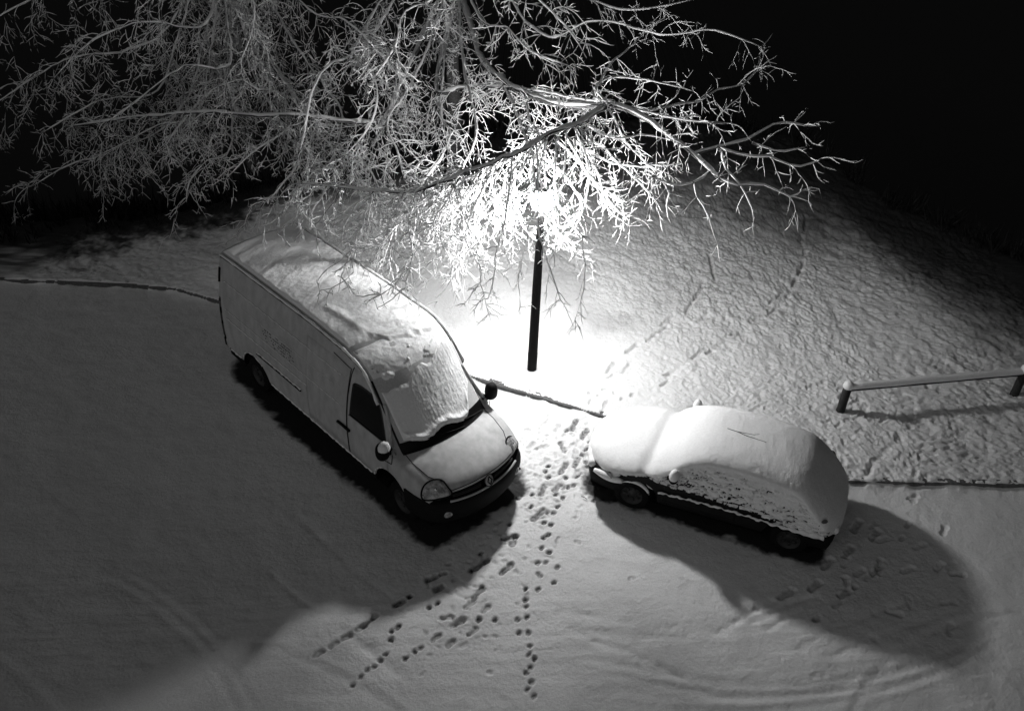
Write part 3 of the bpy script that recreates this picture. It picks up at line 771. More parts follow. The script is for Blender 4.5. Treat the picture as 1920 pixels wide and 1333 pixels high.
# bumpers
def bumper(B, name, front):
    rows = []; e = .5 if front else .5
    for z, o in ((.22, -.05), (.23, .02), (.34, .05), (.46, .055), (.52, .03), (.52, -.04)):
        r = []
        if front:
            for a in lin(.44, 0, 8): r.append(B.side(a, z, 1, o*.4)+np.array([o*(1-a/.44), 0, 0]))
            for s in lin(.70, -.70, 24): r.append(np.array([-B.bow(0, s)+o, -s, z]))
            for a in lin(0, .44, 8): r.append(B.side(a, z, -1, o*.4)+np.array([o*(1-a/.44), 0, 0]))
        else:
            for a in lin(3.5, CL, 8): r.append(B.side(a, z, 1, o*.4)-np.array([o*(a-3.5)/.36, 0, 0]))
            for s in lin(.70, -.70, 24): r.append(np.array([-(CL+B.bow(CL, s))-o, -s, z]))
            for a in lin(CL, 3.5, 8): r.append(B.side(a, z, -1, o*.4)-np.array([o*(a-3.5)/.36, 0, 0]))
        rows.append(r)
    return grid(name, rows, PLASTIC, car)
bumper(CB, 'bumper', True); bumper(CB, 'bumper', False)
# the blanket of snow: a loft over hood, glass, roof and hatch, ragged along the flanks
SH = [(-.07, .62), (.0, .71), (.15, .80), (.45, .87), (.9, .95), (1.05, .985), (1.2, 1.065), (1.5, 1.25), (1.85, 1.355), (2.3, 1.375), (2.8, 1.345), (3.15, 1.295), (3.36, 1.21), (3.6, 1.02), (3.8, .84), (3.92, .73), (3.95, .69)]
def shell_z(a):
    return smt(SH, a)
NA, NK = 260, 169
As = lin(-.07, 3.95, NA); rows = np.zeros((NA, NK, 3))
for i, a in enumerate(As):
    h = shell_z(a); ac = min(max(a, .0), CL)
    tap = 1.0
    if a < .25: tap = math.sqrt(max(1-((.25-a)/.34)**2, .05))
    if a > 3.80: tap = math.sqrt(max(1-((a-3.80)/.17)**2, .05))
    zb = .46
    side = []; n1 = 60
    zr = h-.16
    for k in range(n1):
        z = zb+(zr-zb)*(k/(n1-1)); side.append((CB.w(ac, z)*tap+.035+.02*sstep(.8, 1.2, z), z))
    w1, z1 = side[-1]; arc = []
    for k in range(1, 26):
        th = k/25*math.pi/2
        arc.append((w1*math.cos(th)**.72 if th < math.pi/2-1e-6 else 0.0, z1+.16*math.sin(th)**1.0))
    half = side+arc                                  # 85 points to the crest
    full = [(s, z) for s, z in half]+[(-s, z) for s, z in half[:-1][::-1]]
    for k, (s, z) in enumerate(full):
        rows[i, k] = (-(a+CB.bow(ac, s)), -s, z)
# drifts: thin out to nothing below a ragged line on each flank
P3 = rows; side_s = -P3[..., 1]; zz = P3[..., 2]; aa = -P3[..., 0]
cx = np.zeros_like(P3); du = np.gradient(P3, axis=0); dv = np.gradient(P3, axis=1); nrm_ = np.cross(du, dv)
nrm_ /= np.linalg.norm(nrm_, axis=-1, keepdims=True)+1e-9
ctr = np.zeros_like(P3); ctr[..., 0] = P3[..., 0]; ctr[..., 2] = .75
flip = np.sign(((P3-ctr)*nrm_).sum(-1, keepdims=True)); flip[flip == 0] = 1; nrm_ *= flip
upm = sstep(.0, .35, zz-(np.interp(aa, [0, .9, 1.3, 2.2, 3.3, 4.0], [.74, .86, .88, .86, .74, .60])+.05*fbm(aa*3, side_s, 3.0)))
lowline = np.interp(aa, [-.1, .25, .9, 1.6, 2.4, 3.1, 3.6, 4.1], [.54, .56, .72, .72, .66, .58, .50, .48])+.07*fbm(aa*5, zz*4, 4.0)
cov = zz-lowline
rough = fbm(aa*8, zz*34, side_s*2+5, 3); fine = vnoise(aa*36, zz*70, side_s*4)
onfl_s = (1-sstep(50, 68, np.minimum(np.arange(NK), NK-1-np.arange(NK))))[None, :]
flank = onfl_s*(1-sstep(.06, .30, zz-np.interp(aa, [0, .9, 1.8, 2.6, 3.4, 4.0], [.72, .90, 1.15, 1.18, 1.02, .75])))
bare_t = np.where(cov < .48, (.48-cov)*.95, 0)           # more holes towards the ragged line
disp = .012*fbm(aa*2.2, side_s*2.2, 1.0)+(.0022*vnoise(aa*26, side_s*26, 6.0)+.003*fbm(aa*9, side_s*9, 2.0))*(1-flank)+flank*(.020*rough+.008*fbm(aa*30, zz*55, 9.0))
onflank = (np.minimum(np.arange(NK), NK-1-np.arange(NK)) < 56)[None, :]
bare_t = np.where(onflank, bare_t, 0); cov = np.where(onflank, cov, 1.0)
crack = (np.abs(vnoise(aa*6+.3*fine, zz*34+1.2*rough, side_s*3)) < .07*np.clip((.66-cov)/.4, 0, 1.3)) & onflank
hole = crack | ((rough*.70+.30*fine)*.62+.5 < bare_t)
disp = np.where(hole, -.075, disp); disp = np.where(cov < 0, -.085, disp)
# dents where the windscreen foot, lamp and wiper show
disp -= .05*np.exp(-(((aa-1.02)/.10)**2))*sstep(.3, .8, np.abs(side_s))*0+.045*np.exp(-(((aa-1.04-.1*side_s)/.11)**2))
P3 = P3+nrm_*disp[..., None]
grid('snow_blanket', P3, SNOW, car)
# broken ledge of snow along the side moulding and bumpers
mb = MB()
for sg in (-1, 1):
    pts = [CB.side(a, .545-.02*math.sin(a*2.2)+.010*math.sin(a*27)+.008*math.sin(a*61), sg, .035) for a in np.arange(1.12, 3.0, .03)]
    mb.tube(pts, [.016+.010*math.sin(i*.9)*math.sin(i*.31) for i in range(len(pts))], 6)
    pts = [CB.side(a, .54+.02*(a-3.0)+.008*math.sin(a*31), sg, .045) for a in np.arange(2.95, 3.84, .03)]
    mb.tube(pts, [.018+.030*sstep(0, 30, i)+.008*math.sin(i*1.1) for i in range(len(pts))], 7)
    pts = [CB.side(a, .545, sg, .03)+np.array([.04*(1-a/.44), 0, 0]) for a in lin(.46, .02, 12)]
    mb.tube(pts, [.02+.045*math.sin((i+1)/13*math.pi) for i in range(12)], 8)
pts = [np.array([-(CL+CB.bow(CL, s))-.03, -s, .56]) for s in lin(.68, -.68, 30)]
mb.tube(pts, [.055+.01*math.sin(i*1.4) for i in range(30)], 8)
pts = [np.array([-CB.bow(0, s)+.03, -s, .56]) for s in lin(.68, -.68, 30)]
mb.tube(pts, [.05+.01*math.sin(i*1.4) for i in range(30)], 8)
mb.build('ledge_snow', SNOW, car)

# dry twig fallen on the car's roof
def on_car(u, v, z):
    return G(u, v, z)
tw = MB(); q0, q1, q2, q3 = on_car(1364, 803, 1.60), on_car(1400, 817, 1.62), on_car(1437, 829, 1.60), on_car(1424, 814, 1.62)
tw.tube([q0, (q0+q1)/2+[0, 0, .01], q1, q2], [.005, .006, .006, .003], 5); tw.tube([(q0+q1)/2+[0, 0, .01], q1*.4+q3*.6, q3], [.005, .004, .003], 5)
tag(tw.build('fallen_twig', TWIGDRY), 'thin forked dry twig lying on the snow covered car roof', 'twig')
tw = MB(); q0, q1 = G(1090, 930, .03), G(1101, 936, .02); tw.tube([q0, (q0+q1)/2+[0, 0, .008], q1], .006, 5)
tag(tw.build('fallen_twig', TWIGDRY), 'short bit of twig on the trodden snow beside the car front wheel', 'twig')

# ------------------------------------------------------------------ street lamp
lz = ground_z(*LAMP)
lamp = empty('street_lamp', (LAMP[0], LAMP[1], 0)); tag(lamp, 'tall black street lamp with a lit round globe among snowy twigs', 'street lamp')
mb = MB(); mb.lathe([(.001, -.1), (.088, -.1), (.088, .1), (.092, .4), (.088, .42), (.078, 2.0), (.055, 3.55), (.052, 3.70), (.001, 3.70)], (0, 0, lz-.02), n=24)
mb.build('post', LAMPMET, lamp)
mb = MB(); mb.lathe([(.05, 3.60), (.085, 3.64), (.09, 3.72), (.10, 3.74), (.001, 3.74)], (0, 0, lz-.02), n=24); mb.build('collar', LAMPMET, lamp)
GLOW = bpy.data.materials.new('lamp_globe_lit'); GLOW.use_nodes = True; b = GLOW.node_tree.nodes['Principled BSDF']
b.inputs['Base Color'].default_value = (.8, .8, .8, 1); b.inputs['Emission Color'].default_value = (1, 1, 1, 1); b.inputs['Emission Strength'].default_value = LAMP_E
mb = MB(); R_ = .19
mb.lathe([(R_*math.sin(t_)+.0005, LAMP_Z-R_*math.cos(t_)) for t_ in lin(0.13, math.pi, 14)], (0, 0, 0), n=24); mb.build('globe', GLOW, lamp)

# ------------------------------------------------------------------ low barrier at the right
bar = empty('low_barrier', (0, 0, 0)); pA = np.array([5.948, 12.77]); dr = np.array([.97, .20]); dr /= np.linalg.norm(dr)
tag(bar, 'low dark barrier rail with snow on top beyond the small car', 'barrier')
for k in range(2):
    p = pA+dr*3.5*k; z0 = ground_z(*p)-.05
    mb = MB(); rr = .075
    mb.lathe([(.001, 0), (rr*1.05, 0), (rr*1.05, .08), (rr, .12), (rr, .58), (rr*.8, .60), (.001, .605)], (p[0], p[1], z0), n=18); po = mb.build('post', WOOD, bar)
    mb = MB(); mb.lathe([(rr*1.05, .58), (rr*1.22, .62), (rr*1.05, .68), (rr*.6, .715), (.001, .725)], (p[0], p[1], z0), n=18); mb.build('snow_cap', SNOW, po)
p0 = np.array([*(pA+dr*.02), ground_z(*pA)+.50]); pts = [p0+np.array([*(dr*x), 0]) for x in lin(0, 4.5, 20)]
mb = MB(); mb.tube(pts, .05, 10); ra = mb.build('rail', WOOD, bar)
mb = MB(); mb.tube([p+np.array([0, .012, .040+.006*math.sin(i*1.3)]) for i, p in enumerate(pts)], .068, 10); mb.build('rail_snow', SNOW, ra)

# ------------------------------------------------------------------ trees
class Tubes:
    """many thin tubes gathered in one mesh (a crown's twigs, or the snow on them)"""
    def __init__(s): s.V = []; s.F = []; s.n = 0
    def add(s, P, R, k):
        P = np.asarray(P, float); m = len(P)
        T = np.gradient(P, axis=0); T /= np.linalg.norm(T, axis=1, keepdims=True)+1e-9
        A = np.where(np.abs(T[:, 2:3]) < .9, np.array([[0, 0, 1.]]), np.array([[1., 0, 0]]))
        X_ = np.cross(T, A); X_ /= np.linalg.norm(X_, axis=1, keepdims=True)+1e-9; Y_ = np.cross(X_, T)
        th = np.arange(k)*2*np.pi/k
        V = P[:, None, :]+np.asarray(R)[:, None, None]*(X_[:, None, :]*np.cos(th)[None, :, None]+Y_[:, None, :]*np.sin(th)[None, :, None])
        s.V.append(V.reshape(-1, 3)); s.F.append(gridfaces(m, k, True)+s.n); s.n += m*k
    def build(s, name, m, parent, smooth=True):
        return quads(name, np.concatenate(s.V), np.concatenate(s.F), m, parent, smooth)
def unit(v): return v/(np.linalg.norm(v)+1e-9)
def spline(C, step=.16):
    C = [np.array(c, float) for c in C]; out = []; n = len(C)
    for i in range(n-1):
        p0, p1, p2, p3 = C[max(i-1, 0)], C[i], C[i+1], C[min(i+2, n-1)]
        m = max(2, int(np.linalg.norm(p2-p1)/step))
        for j in range(m):
            k = j/m; out.append(.5*((2*p1)+(-p0+p2)*k+(2*p0-5*p1+4*p2-p3)*k*k+(-p0+3*p1-3*p2+p3)*k**3))
    out.append(C[-1]); return np.array(out)
class Tree:
    def __init__(s, loc, label):
        s.root = empty('snowy_tree', (loc[0], loc[1], ground_z(*loc))); tag(s.root, label, 'tree', 'bare trees heavy with snow')
        s.off = np.array([loc[0], loc[1], ground_z(*loc)]); s.tw = Tubes(); s.sn = Tubes(); s.count = 0; s.sk = 1.0
    def snow(s, P, R, extra=.008, k=4, gap=.12):
        """snow ridge along the upper side of a branch, broken here and there"""
        P = np.asarray(P); n = len(P); R = np.asarray(R)
        T = np.gradient(P, axis=0); T /= np.linalg.norm(T, axis=1, keepdims=True)+1e-9
        hor = np.sqrt(np.clip(1-T[:, 2]**2, 0, 1))
        r = (R*.95+extra)*(.30+.70*hor)
        run = []
        for i in range(n):
            if rng.random() < gap and len(run) >= 2:
                s._run(P, R, r, run, k); run = []
            run.append(i)
        if len(run) >= 2: s._run(P, R, r, run, k)
    def _run(s, P, R, r, run, k):
        q = P[run].copy(); rr = r[run].copy(); q[:, 2] += R[run]*.75+rr*.35
        rr[0] *= .55; rr[-1] *= .35
        s.sn.add(q-s.off, rr, k)
    def twig(s, p, d, L, r, depth, droop, curl=.5):
        n = max(4, int(L/.085)); st_ = L/n; P = [p]; d = unit(d)
        sway = rng.normal(0, 1, 3)
        for i in range(n):
            f = i/n
            g = -droop*(1-f)*.5 if f < .72 else curl*.45
            d = unit(d+np.array([0, 0, g])*st_*6+(rng.normal(0, .34, 3) if i % 3 == 0 else rng.normal(0, .07, 3))+sway*.03)
            P.append(P[-1]+d*st_)
        P = np.array(P); R = r*.9*(1-.8*np.linspace(0, 1, n+1)**1.2)
        s.tw.add(P-s.off, R, 3); lampd = math.hypot(P[0][0]-LAMP[0], P[0][1]-LAMP[1]); k_ = .62 if lampd < 1.3 else (.8 if lampd < 2.2 else (.95 if lampd < 4.5 else .78))
        s.snow(P, R*k_, .0066*k_, 4, .12); s.count += 1
        if depth > 0:
            k = max(1, int(L/.15)); 
            for j in range(k):
                i = int(rng.integers(1, n)); t_ = P[i]-P[i-1]; side = unit(np.cross(t_, rng.normal(0, 1, 3)))
                s.twig(P[i], unit(t_)*.7+side*.75+np.array([0, 0, .12]), L*(.15+.35*rng.random()**1.5), r*.75, depth-1, droop*.8, curl)
    def limb(s, C, r0, r1, name='limb', dens=5.0, L=(.5, 1.2), droop=.8, depth=1, start=.08, snow_extra=.009, jitter=.04, up=.1, curl=.5):
        P = spline(C); n = len(P); P = P+np.cumsum(rng.normal(0, jitter*.35, (n, 3)), axis=0)*np.sin(np.linspace(0, math.pi, n))[:, None]
        f = np.linspace(0, 1, n); R = r0+(r1-r0)*f**.8; R = R*(1+.10*vnoise(f*n*.5, f*0+r0*99))
        tb = Tubes(); tb.add(P-s.off, R, 8); o = tb.build(name, BARK, s.root)
        q = P.copy(); rr = (R*.78+snow_extra)*(1+.38*vnoise(f*n*.8, f*0+5.5+r0*77))*(1+.2*vnoise(f*n*2.1, f*0+1.5)); q[:, 2] += R*.55+snow_extra*.4
        tb2 = Tubes(); tb2.add(q-s.off, rr*np.clip(np.minimum(f, 1-f)*20, .25, 1), 7)
        tb2.build('limb_snow', SNOW_T, o)
        Ltot = np.linalg.norm(np.diff(P, axis=0), axis=1).sum()
        for k in range(int(dens*Ltot)):
            i = int(n*(start+(1-start)*rng.random())); i = min(max(i, 1), n-1)
            t_ = unit(P[i]-P[i-1]); side = unit(np.cross(t_, rng.normal(0, 1, 3)))
            ll = L[0]+(L[1]-L[0])*rng.random()**1.3
            s.twig(P[i], t_*.55+side+np.array([0, 0, up]), ll, .0045+.0035*ll, depth, droop, curl)
        return P
    def finish(s):
        s.tw.build('twigs', BARK, s.root, False); s.sn.build('twig_snow', SNOW_T, s.root, True)
A_ = AtY
def L3(*pts): return [A_(*p) for p in pts]

# --- big tree behind the lamp, its boughs reach over the lamp towards the viewer
T1 = Tree((-1.7, 21.4), 'big bare snow laden tree whose boughs hang round the lit lamp')
o = T1.off; tb = Tubes()
TP = spline([o+[0, 0, -.3], o+[.05, 0, 1.5], o+[.0, -.1, 3.2], o+[.12, -.2, 4.8], o+[.0, -.3, 6.6], o+[-.2, -.4, 8.6]], .3)
TR_ = np.interp(TP[:, 2], [0, .6, 3, 6, 9], [.24, .17, .15, .12, .06]); tb.add(TP-o, TR_, 14); trunk1 = tb.build('trunk', BARK, T1.root)
def tp(z): i = int(np.argmin(np.abs(TP[:, 2]-z-0))); return TP[i]
q1 = tp(4.0); q2 = tp(4.8); q3 = tp(5.6); q4 = tp(6.6); q5 = tp(7.6)
J1 = A_(1040, 198, 15.2); J2 = A_(1142, 198, 14.0)
# M: main bough to the right of the lamp
T1.limb([q2, *L3((905, 118, 18.4), (948, 152, 17.0), (1038, 197, 15.2), (1142, 200, 14.0))], .075, .045, dens=6, L=(.35, .9), droop=.9)
# B: bough in front of the lamp, seen from its dark side
T1.limb([J2, *L3((1090, 226, 13.3), (1040, 250, 12.9), (985, 275, 12.6), (930, 300, 12.4), (880, 326, 12.3), (800, 352, 12.2), (715, 357, 12.1), (640, 350, 12.1), (560, 344, 12.2))], .046, .010, dens=13, L=(.3, 1.1), droop=1.0, snow_extra=.006, depth=2, jitter=.09)
# grey bough behind
T1.limb([q2, *L3((820, 165, 18.6), (880, 172, 17.8), (1000, 178, 16.2), (1100, 198, 15.0), (1200, 212, 14.2), (1285, 228, 13.8), (1360, 232, 13.6))], .055, .014, dens=6, L=(.35, .9), droop=.9)
# C: bright forks
T1.limb(L3((935, 142, 17.3), (952, 180, 16.4), (966, 218, 15.6), (984, 262, 14.8), (1000, 298, 14.2)), .035, .018, dens=11, L=(.3, .8), droop=.9, depth=2)
T1.limb(L3((985, 180, 16.2), (992, 214, 15.5), (1006, 248, 14.8), (1022, 275, 14.3)), .026, .012, dens=11, L=(.3, .8), droop=.9, depth=2)
# D: long bough to the right with its forks
D = [J2, *L3((1180, 208, 13.9), (1232, 242, 13.7), (1254, 264, 13.6), (1290, 290, 13.5), (1330, 322, 13.4), (1348, 336, 13.4))]
T1.limb(D, .046, .024, dens=4.5, L=(.3, .8), droop=.9)
T1.limb(L3((1292, 291, 13.5), (1345, 276, 13.7), (1400, 266, 13.8), (1432, 246, 14.0), (1470, 234, 14.1), (1538, 237, 14.3)), .028, .007, dens=5, L=(.25, .7), droop=.8)
T1.limb(L3((1345, 276, 13.7), (1385, 292, 13.6), (1440, 298, 13.6), (1500, 310, 13.6), (1540, 298, 13.6)), .022, .008, dens=6, L=(.3, .8), droop=.9)
T1.limb(L3((1410, 268, 13.8), (1450, 282, 13.8), (1510, 277, 13.9)), .016, .007, dens=5, L=(.3, .7), droop=.9)
T1.limb(L3((1348, 336, 13.4), (1380, 345, 13.3), (1430, 345, 13.3), (1480, 366, 13.2), (1505, 357, 13.2)), .022, .007, dens=6, L=(.3, .85), droop=1.0)
T1.limb(L3((1330, 322, 13.4), (1295, 346, 13.2), (1252, 348, 13.2), (1222, 330, 13.2)), .020, .008, dens=7, L=(.3, .9), droop=1.0)
T1.limb(L3((1352, 282, 13.6), (1362, 318, 13.4), (1390, 344, 13.3), (1415, 400, 13.2)), .018, .006, dens=6, L=(.25, .6), droop=1.0)
T1.limb(L3((1300, 340, 13.2), (1306, 370, 13.1), (1328, 410, 13.0), (1345, 460, 12.9)), .014, .005, dens=6, L=(.2, .45), droop=1.0)
T1.limb(L3((1245, 345, 13.2), (1256, 370, 13.1), (1250, 395, 13.1), (1260, 425, 13.1)), .012, .005, dens=5, L=(.2, .4), droop=1.0)
# E: upper right arcs
T1.limb([J2, *L3((1190, 208, 14.6), (1262, 195, 15.2), (1310, 188, 15.6), (1345, 170, 16.0), (1392, 158, 16.4), (1425, 128, 17.0))], .026, .008, dens=5, L=(.3, .8), droop=.4)
T1.limb([J2, *L3((1118, 165, 15.0), (1150, 152, 15.6), (1238, 158, 16.2), (1300, 172, 16.6))], .018, .007, dens=4, L=(.3, .8), droop=.6)
T1.limb([J2, *L3((1112, 172, 15.2), (1128, 140, 15.8), (1146, 112, 16.4), (1190, 70, 17.4), (1250, 30, 18.4))], .020, .008, dens=4, L=(.3, .9), droop=.5)
T1.limb([q4, *L3((1010, 60, 18.5), (1120, 40, 17.5), (1240, 70, 17.0), (1340, 60, 17.0), (1430, 90, 17.2))], .035, .008, dens=5, L=(.4, 1.1), droop=.8)
# F: mass right of and above the lamp, well lit
for pts in ([(1095, 232, 13.6), (1150, 262, 13.9), (1198, 258, 14.2), (1250, 262, 14.4)], [(1105, 262, 14.0), (1150, 290, 14.2), (1185, 320, 14.3), (1225, 372, 14.2)],
            [(1075, 262, 14.3), (1120, 300, 14.5), (1170, 312, 14.6), (1260, 308, 14.6)], [(1142, 205, 14.1), (1165, 235, 14.3), (1180, 262, 14.4), (1222, 320, 14.4)],
            [(1040, 262, 14.6), (1080, 300, 14.7), (1110, 345, 14.7), (1160, 400, 14.5)], [(1010, 290, 14.4), (1060, 340, 14.6), (1090, 400, 14.4), (1060, 450, 14.2)],
            [(980, 285, 14.6), (950, 330, 14.7), (935, 385, 14.6), (960, 440, 14.2)], [(1000, 290, 14.2), (985, 350, 14.5), (1010, 410, 14.5), (1050, 450, 14.2)],
            [(960, 300, 14.6), (905, 330, 14.6), (870, 380, 14.4), (880, 450, 14.0)], [(930, 305, 13.6), (890, 350, 13.9), (850, 400, 13.9), (840, 470, 13.6)],
            [(1060, 255, 14.0), (1105, 330, 14.3), (1140, 365, 14.3), (1175, 380, 14.2)]):
    T1.limb(L3(*pts), .018, .006, dens=12, L=(.25, .75), droop=1.0, depth=1, jitter=.06)
# lower hanging sprays round and in front of the lamp
for pts in ([(1000, 268, 12.7), (985, 330, 12.9), (960, 400, 12.9), (975, 470, 12.7)], [(1040, 252, 12.9), (1055, 330, 13.0), (1060, 410, 12.9), (1040, 480, 12.8)],
            [(930, 300, 12.4), (900, 370, 12.6), (880, 430, 12.5), (905, 500, 12.4)], [(880, 326, 12.3), (840, 380, 12.5), (830, 440, 12.4), (850, 500, 12.3)],
            [(800, 352, 12.2), (775, 400, 12.3), (780, 460, 12.2)], [(1005, 268, 12.6), (1010, 400, 12.2), (1030, 480, 12.0), (1050, 560, 11.9)],
            [(960, 290, 12.5), (950, 400, 12.2), (935, 470, 12.1), (915, 560, 12.0)], [(860, 335, 12.3), (800, 420, 12.2), (770, 480, 12.1), (760, 540, 12.0)],
            [(700, 357, 12.1), (690, 420, 12.0), (660, 480, 11.9), (640, 520, 11.8)]):
    T1.limb(L3(*pts), .012, .004, dens=(9 if pts[-1][0] > 900 else 20), L=(.22, .65), droop=1.2, depth=1, jitter=.07, snow_extra=.006)
# sprays left of the lamp, between it and the van
for pts in ([(930, 330, 14.2), (890, 390, 14.1), (850, 440, 14.0), (810, 490, 13.9)], [(900, 340, 13.9), (850, 400, 13.8), (800, 450, 13.7), (760, 500, 13.6)], [(870, 345, 14.4), (830, 390, 14.3), (780, 420, 14.2), (720, 470, 14.1)],
            [(840, 345, 13.6), (800, 400, 13.5), (740, 440, 13.4), (700, 490, 13.4)], [(820, 350, 14.0), (770, 395, 14.0), (700, 420, 14.1), (660, 460, 14.2)], [(950, 340, 13.9), (920, 410, 13.8), (880, 470, 13.6), (850, 520, 13.5)],
            [(860, 350, 14.9), (800, 380, 15.0), (740, 400, 15.2), (680, 430, 15.3)], [(800, 345, 14.6), (740, 380, 14.8), (680, 390, 15.0), (610, 420, 15.2)], [(950, 350, 14.5), (900, 430, 14.4), (860, 480, 14.2)]):
    T1.limb(L3(*pts), .014, .005, dens=26, L=(.25, .75), droop=1.0, depth=1, jitter=.07, snow_extra=.007)
# the thicket of fine twigs right round the globe
for pts in ([(1000, 268, 12.8), (968, 320, 13.0), (960, 370, 13.1), (985, 420, 13.1)], [(1030, 252, 12.9), (1012, 310, 13.0), (1016, 360, 13.1), (1000, 410, 13.1)], [(1060, 240, 13.1), (1062, 300, 13.1), (1050, 360, 13.2), (1030, 400, 13.3)],
            [(1020, 262, 13.0), (990, 340, 13.2), (1006, 395, 13.2), (1046, 420, 13.2)], [(1075, 235, 13.3), (1098, 310, 13.4), (1090, 380, 13.5), (1060, 430, 13.5)], [(950, 292, 13.0), (925, 350, 13.3), (940, 410, 13.4), (975, 450, 13.4)],
            [(1010, 262, 14.2), (1040, 320, 14.1), (1046, 380, 14.0), (1075, 430, 13.8)], [(985, 275, 14.0), (962, 340, 14.1), (968, 400, 14.0), (1000, 450, 13.9)], [(1085, 265, 13.9), (1120, 330, 13.9), (1135, 390, 13.8), (1180, 425, 13.6)],
            [(940, 300, 13.8), (900, 370, 13.9), (890, 440, 13.6), (925, 500, 13.3)], [(905, 315, 13.2), (860, 380, 13.2), (845, 440, 13.0), (870, 520, 12.8)], [(1020, 300, 13.9), (1030, 400, 13.6), (1060, 460, 13.3), (1108, 492, 13.2)]):
    T1.limb(L3(*pts), .012, .005, dens=(14 if pts[-1][2] < 13.35 else 16), L=(.15, .50), droop=1.2, depth=1, jitter=.07, snow_extra=.008, curl=.9)
for pts in ([(1040, 262, 12.6), (1062, 400, 12.1), (1085, 500, 11.9), (1078, 600, 11.8)], [(700, 360, 12.0), (640, 420, 11.6), (650, 500, 11.4), (600, 545, 11.3)], [(760, 356, 12.0), (720, 430, 11.7), (745, 510, 11.5), (700, 560, 11.4)],
            [(850, 345, 12.1), (880, 440, 11.9), (905, 530, 11.8), (920, 600, 11.8)], [(620, 352, 12.1), (560, 400, 11.8), (520, 440, 11.7)], [(1000, 275, 12.5), (985, 420, 12.2), (965, 520, 12.1), (975, 590, 12.0)]):
    T1.limb(L3(*pts), .009, .003, dens=8, L=(.18, .5), droop=1.1, depth=1, jitter=.09, snow_extra=.003, start=.3)
# boughs rising and spreading out of the top of the frame, and to the left
T1.limb([q3, *L3((735, 215, 18.0), (700, 236, 17.2), (620, 226, 17.0), (560, 221, 17.0), (480, 220, 17.4), (400, 213, 17.8), (330, 218, 18.2), (240, 224, 18.6), (120, 240, 19.0))], .062, .020, dens=7, L=(.5, 1.7), droop=1.0, depth=2)
T1.limb([q4, *L3((700, 60, 19.0), (625, 112, 17.8), (600, 150, 17.2), (585, 190, 16.8), (578, 230, 16.5), (560, 300, 16.3))], .042, .014, dens=7, L=(.4, 1.4), droop=1.0, depth=2)
T1.limb([q3, *L3((790, 140, 18.6), (760, 190, 17.6), (735, 240, 16.8), (748, 285, 16.2), (756, 330, 15.6))], .038, .012, dens=9, L=(.3, 1.0), droop=1.0, depth=2)
T1.limb([q2, *L3((830, 190, 18.2), (850, 250, 16.8), (830, 300, 15.8), (790, 350, 15.0), (770, 385, 14.6))], .036, .014, dens=9, L=(.3, 1.0), droop=1.0, depth=2)
T1.limb([q3, *L3((860, 100, 18.0), (880, 180, 16.4), (890, 250, 15.2), (870, 310, 14.4), (840, 370, 13.9))], .034, .012, dens=10, L=(.3, .9), droop=1.0, depth=2)
T1.limb([q4, *L3((660, 90, 18.6), (690, 130, 17.6), (705, 180, 17.0), (690, 240, 16.6), (640, 300, 16.2))], .032, .010, dens=8, L=(.4, 1.3), droop=1.0, depth=2)
T1.limb([q5, *L3((900, 20, 17.6), (960, 60, 16.6), (1000, 100, 16.0), (1080, 130, 15.6))], .035, .010, dens=8, L=(.4, 1.2), droop=.9, depth=2)
T1.limb([q5, *L3((830, -20, 17.6), (760, 30, 16.4), (740, 90, 15.8), (700, 150, 15.4))], .035, .010, dens=7, L=(.4, 1.2), droop=.9, depth=2)
T1.limb([q5, *L3((960, -60, 18.0), (1080, -20, 17.0), (1180, 10, 16.6), (1300, 0, 16.8))], .034, .008, dens=6, L=(.4, 1.1), droop=.9, depth=2)
T1.limb([q5, *L3((900, -80, 17.6), (980, -20, 16.4), (1060, 50, 15.8), (1100, 110, 15.4))], .034, .008, dens=7, L=(.35, 1.0), droop=1.0, depth=2)
T1.finish()

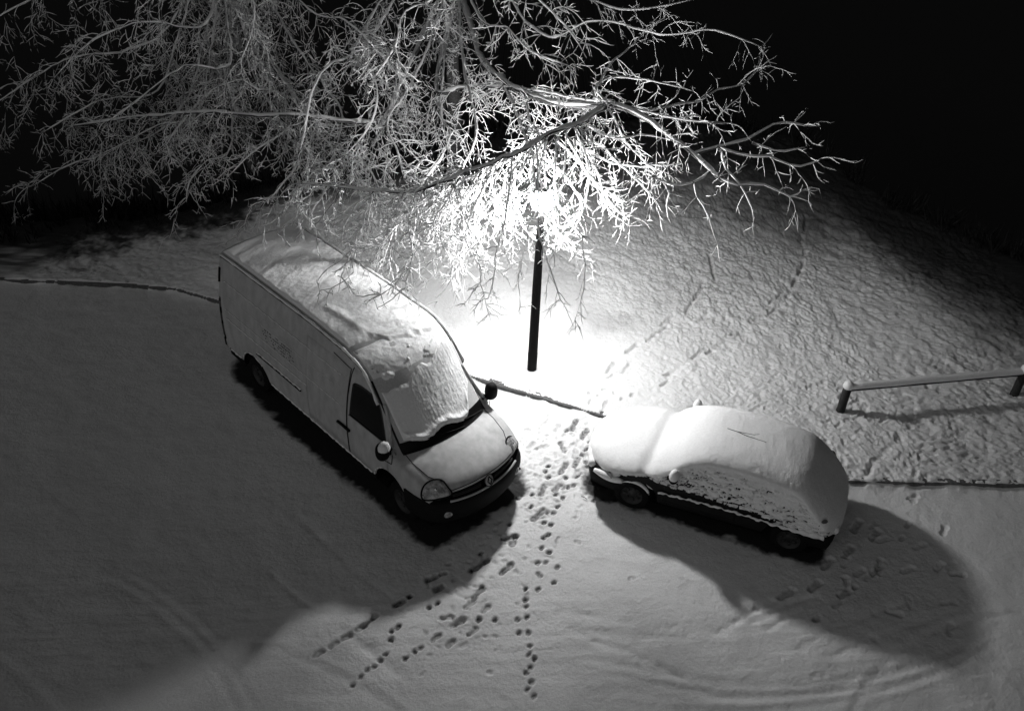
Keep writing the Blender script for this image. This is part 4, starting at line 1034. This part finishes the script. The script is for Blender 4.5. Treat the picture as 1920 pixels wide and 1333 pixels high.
# --- second tree at the left: its hanging twigs fill the upper left
T2 = Tree((-7.4, 23.2), 'bare snow covered tree at the upper left over the dark slope')
o = T2.off; tb = Tubes()
TP = spline([o+[0, 0, -.3], o+[.05, -.1, 1.6], o+[.1, -.3, 3.4], o+[.0, -.4, 5.4], o+[.1, -.6, 7.6], o+[.1, -.6, 9.6]], .3)
tb.add(TP-o, np.interp(TP[:, 2]-o[2], [0, .6, 3, 6, 10], [.22, .16, .13, .10, .05]), 14); tb.build('trunk', BARK, T2.root)
k2, k3, k4, k5 = tp(3.4), tp(4.6), tp(5.8), tp(7.0)
for st_, pts, r in ((k3, [(500, 160, 20.0), (440, 148, 19.2), (385, 180, 18.6), (335, 238, 18.0), (312, 275, 17.6)], .04), (k3, [(560, 200, 19.4), (530, 250, 18.4), (470, 290, 17.6), (425, 335, 17.0)], .036),
                    (k2, [(520, 230, 19.6), (560, 280, 18.4), (530, 340, 17.4), (500, 380, 16.8)], .03), (k4, [(420, 90, 20.0), (330, 110, 19.2), (260, 170, 18.6), (200, 230, 18.2)], .036),
                    (k4, [(560, 90, 19.6), (600, 140, 18.6), (640, 200, 17.8), (630, 280, 17.0)], .032), (k3, [(380, 190, 19.6), (300, 230, 18.8), (250, 260, 18.4), (190, 290, 18.2)], .032),
                    (k5, [(400, 20, 20.0), (280, 40, 19.2), (180, 80, 18.8), (100, 150, 18.6)], .034), (k5, [(560, 20, 19.4), (650, 60, 18.6), (720, 120, 18.0), (780, 190, 17.6)], .032),
                    (k2, [(450, 260, 19.0), (400, 300, 18.0), (360, 340, 17.2), (350, 380, 16.8)], .026), (k3, [(600, 250, 18.6), (660, 290, 17.4), (700, 330, 16.6), (720, 380, 15.8)], .028),
                    (k5, [(380, -40, 21.0), (200, -30, 20.0), (40, 20, 19.6), (-80, 90, 19.4)], .034), (k4, [(300, 60, 20.6), (120, 110, 19.8), (0, 190, 19.4), (-90, 260, 19.2)], .032), (k5, [(520, -90, 20.0), (420, -40, 19.0), (300, 0, 18.6)], .03),
                    (k3, [(340, 200, 20.0), (220, 280, 19.0), (130, 310, 18.7), (60, 350, 18.5)], .028), (k4, [(300, 150, 20.0), (180, 190, 19.2), (80, 250, 18.8)], .028), (k5, [(480, -20, 19.0), (480, 60, 18.2), (450, 120, 17.6)], .028)):
    T2.limb([st_, *L3(*pts)], r, r*.28, dens=8.5, L=(.35, 1.5), droop=1.4, depth=2, jitter=.06)
T2.finish()

print('twigs', T1.count, T2.count)

# ------------------------------------------------------------------ dark undergrowth behind, at the right added to keep unlit ground black
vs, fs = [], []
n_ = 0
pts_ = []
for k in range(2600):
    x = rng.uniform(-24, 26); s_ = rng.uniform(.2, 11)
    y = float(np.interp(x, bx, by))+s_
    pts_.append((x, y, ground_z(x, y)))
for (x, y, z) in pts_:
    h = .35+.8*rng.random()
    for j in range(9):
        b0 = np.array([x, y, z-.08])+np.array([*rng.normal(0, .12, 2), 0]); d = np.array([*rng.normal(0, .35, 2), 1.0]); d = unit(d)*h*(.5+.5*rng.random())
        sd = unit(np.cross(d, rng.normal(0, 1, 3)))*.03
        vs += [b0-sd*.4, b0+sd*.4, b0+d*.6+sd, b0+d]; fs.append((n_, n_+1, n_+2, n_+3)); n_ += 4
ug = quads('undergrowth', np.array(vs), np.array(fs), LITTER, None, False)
tag(ug, 'dark tangled undergrowth on the slope behind the lawn, partly added to black out unlit ground', 'undergrowth', kind='stuff')
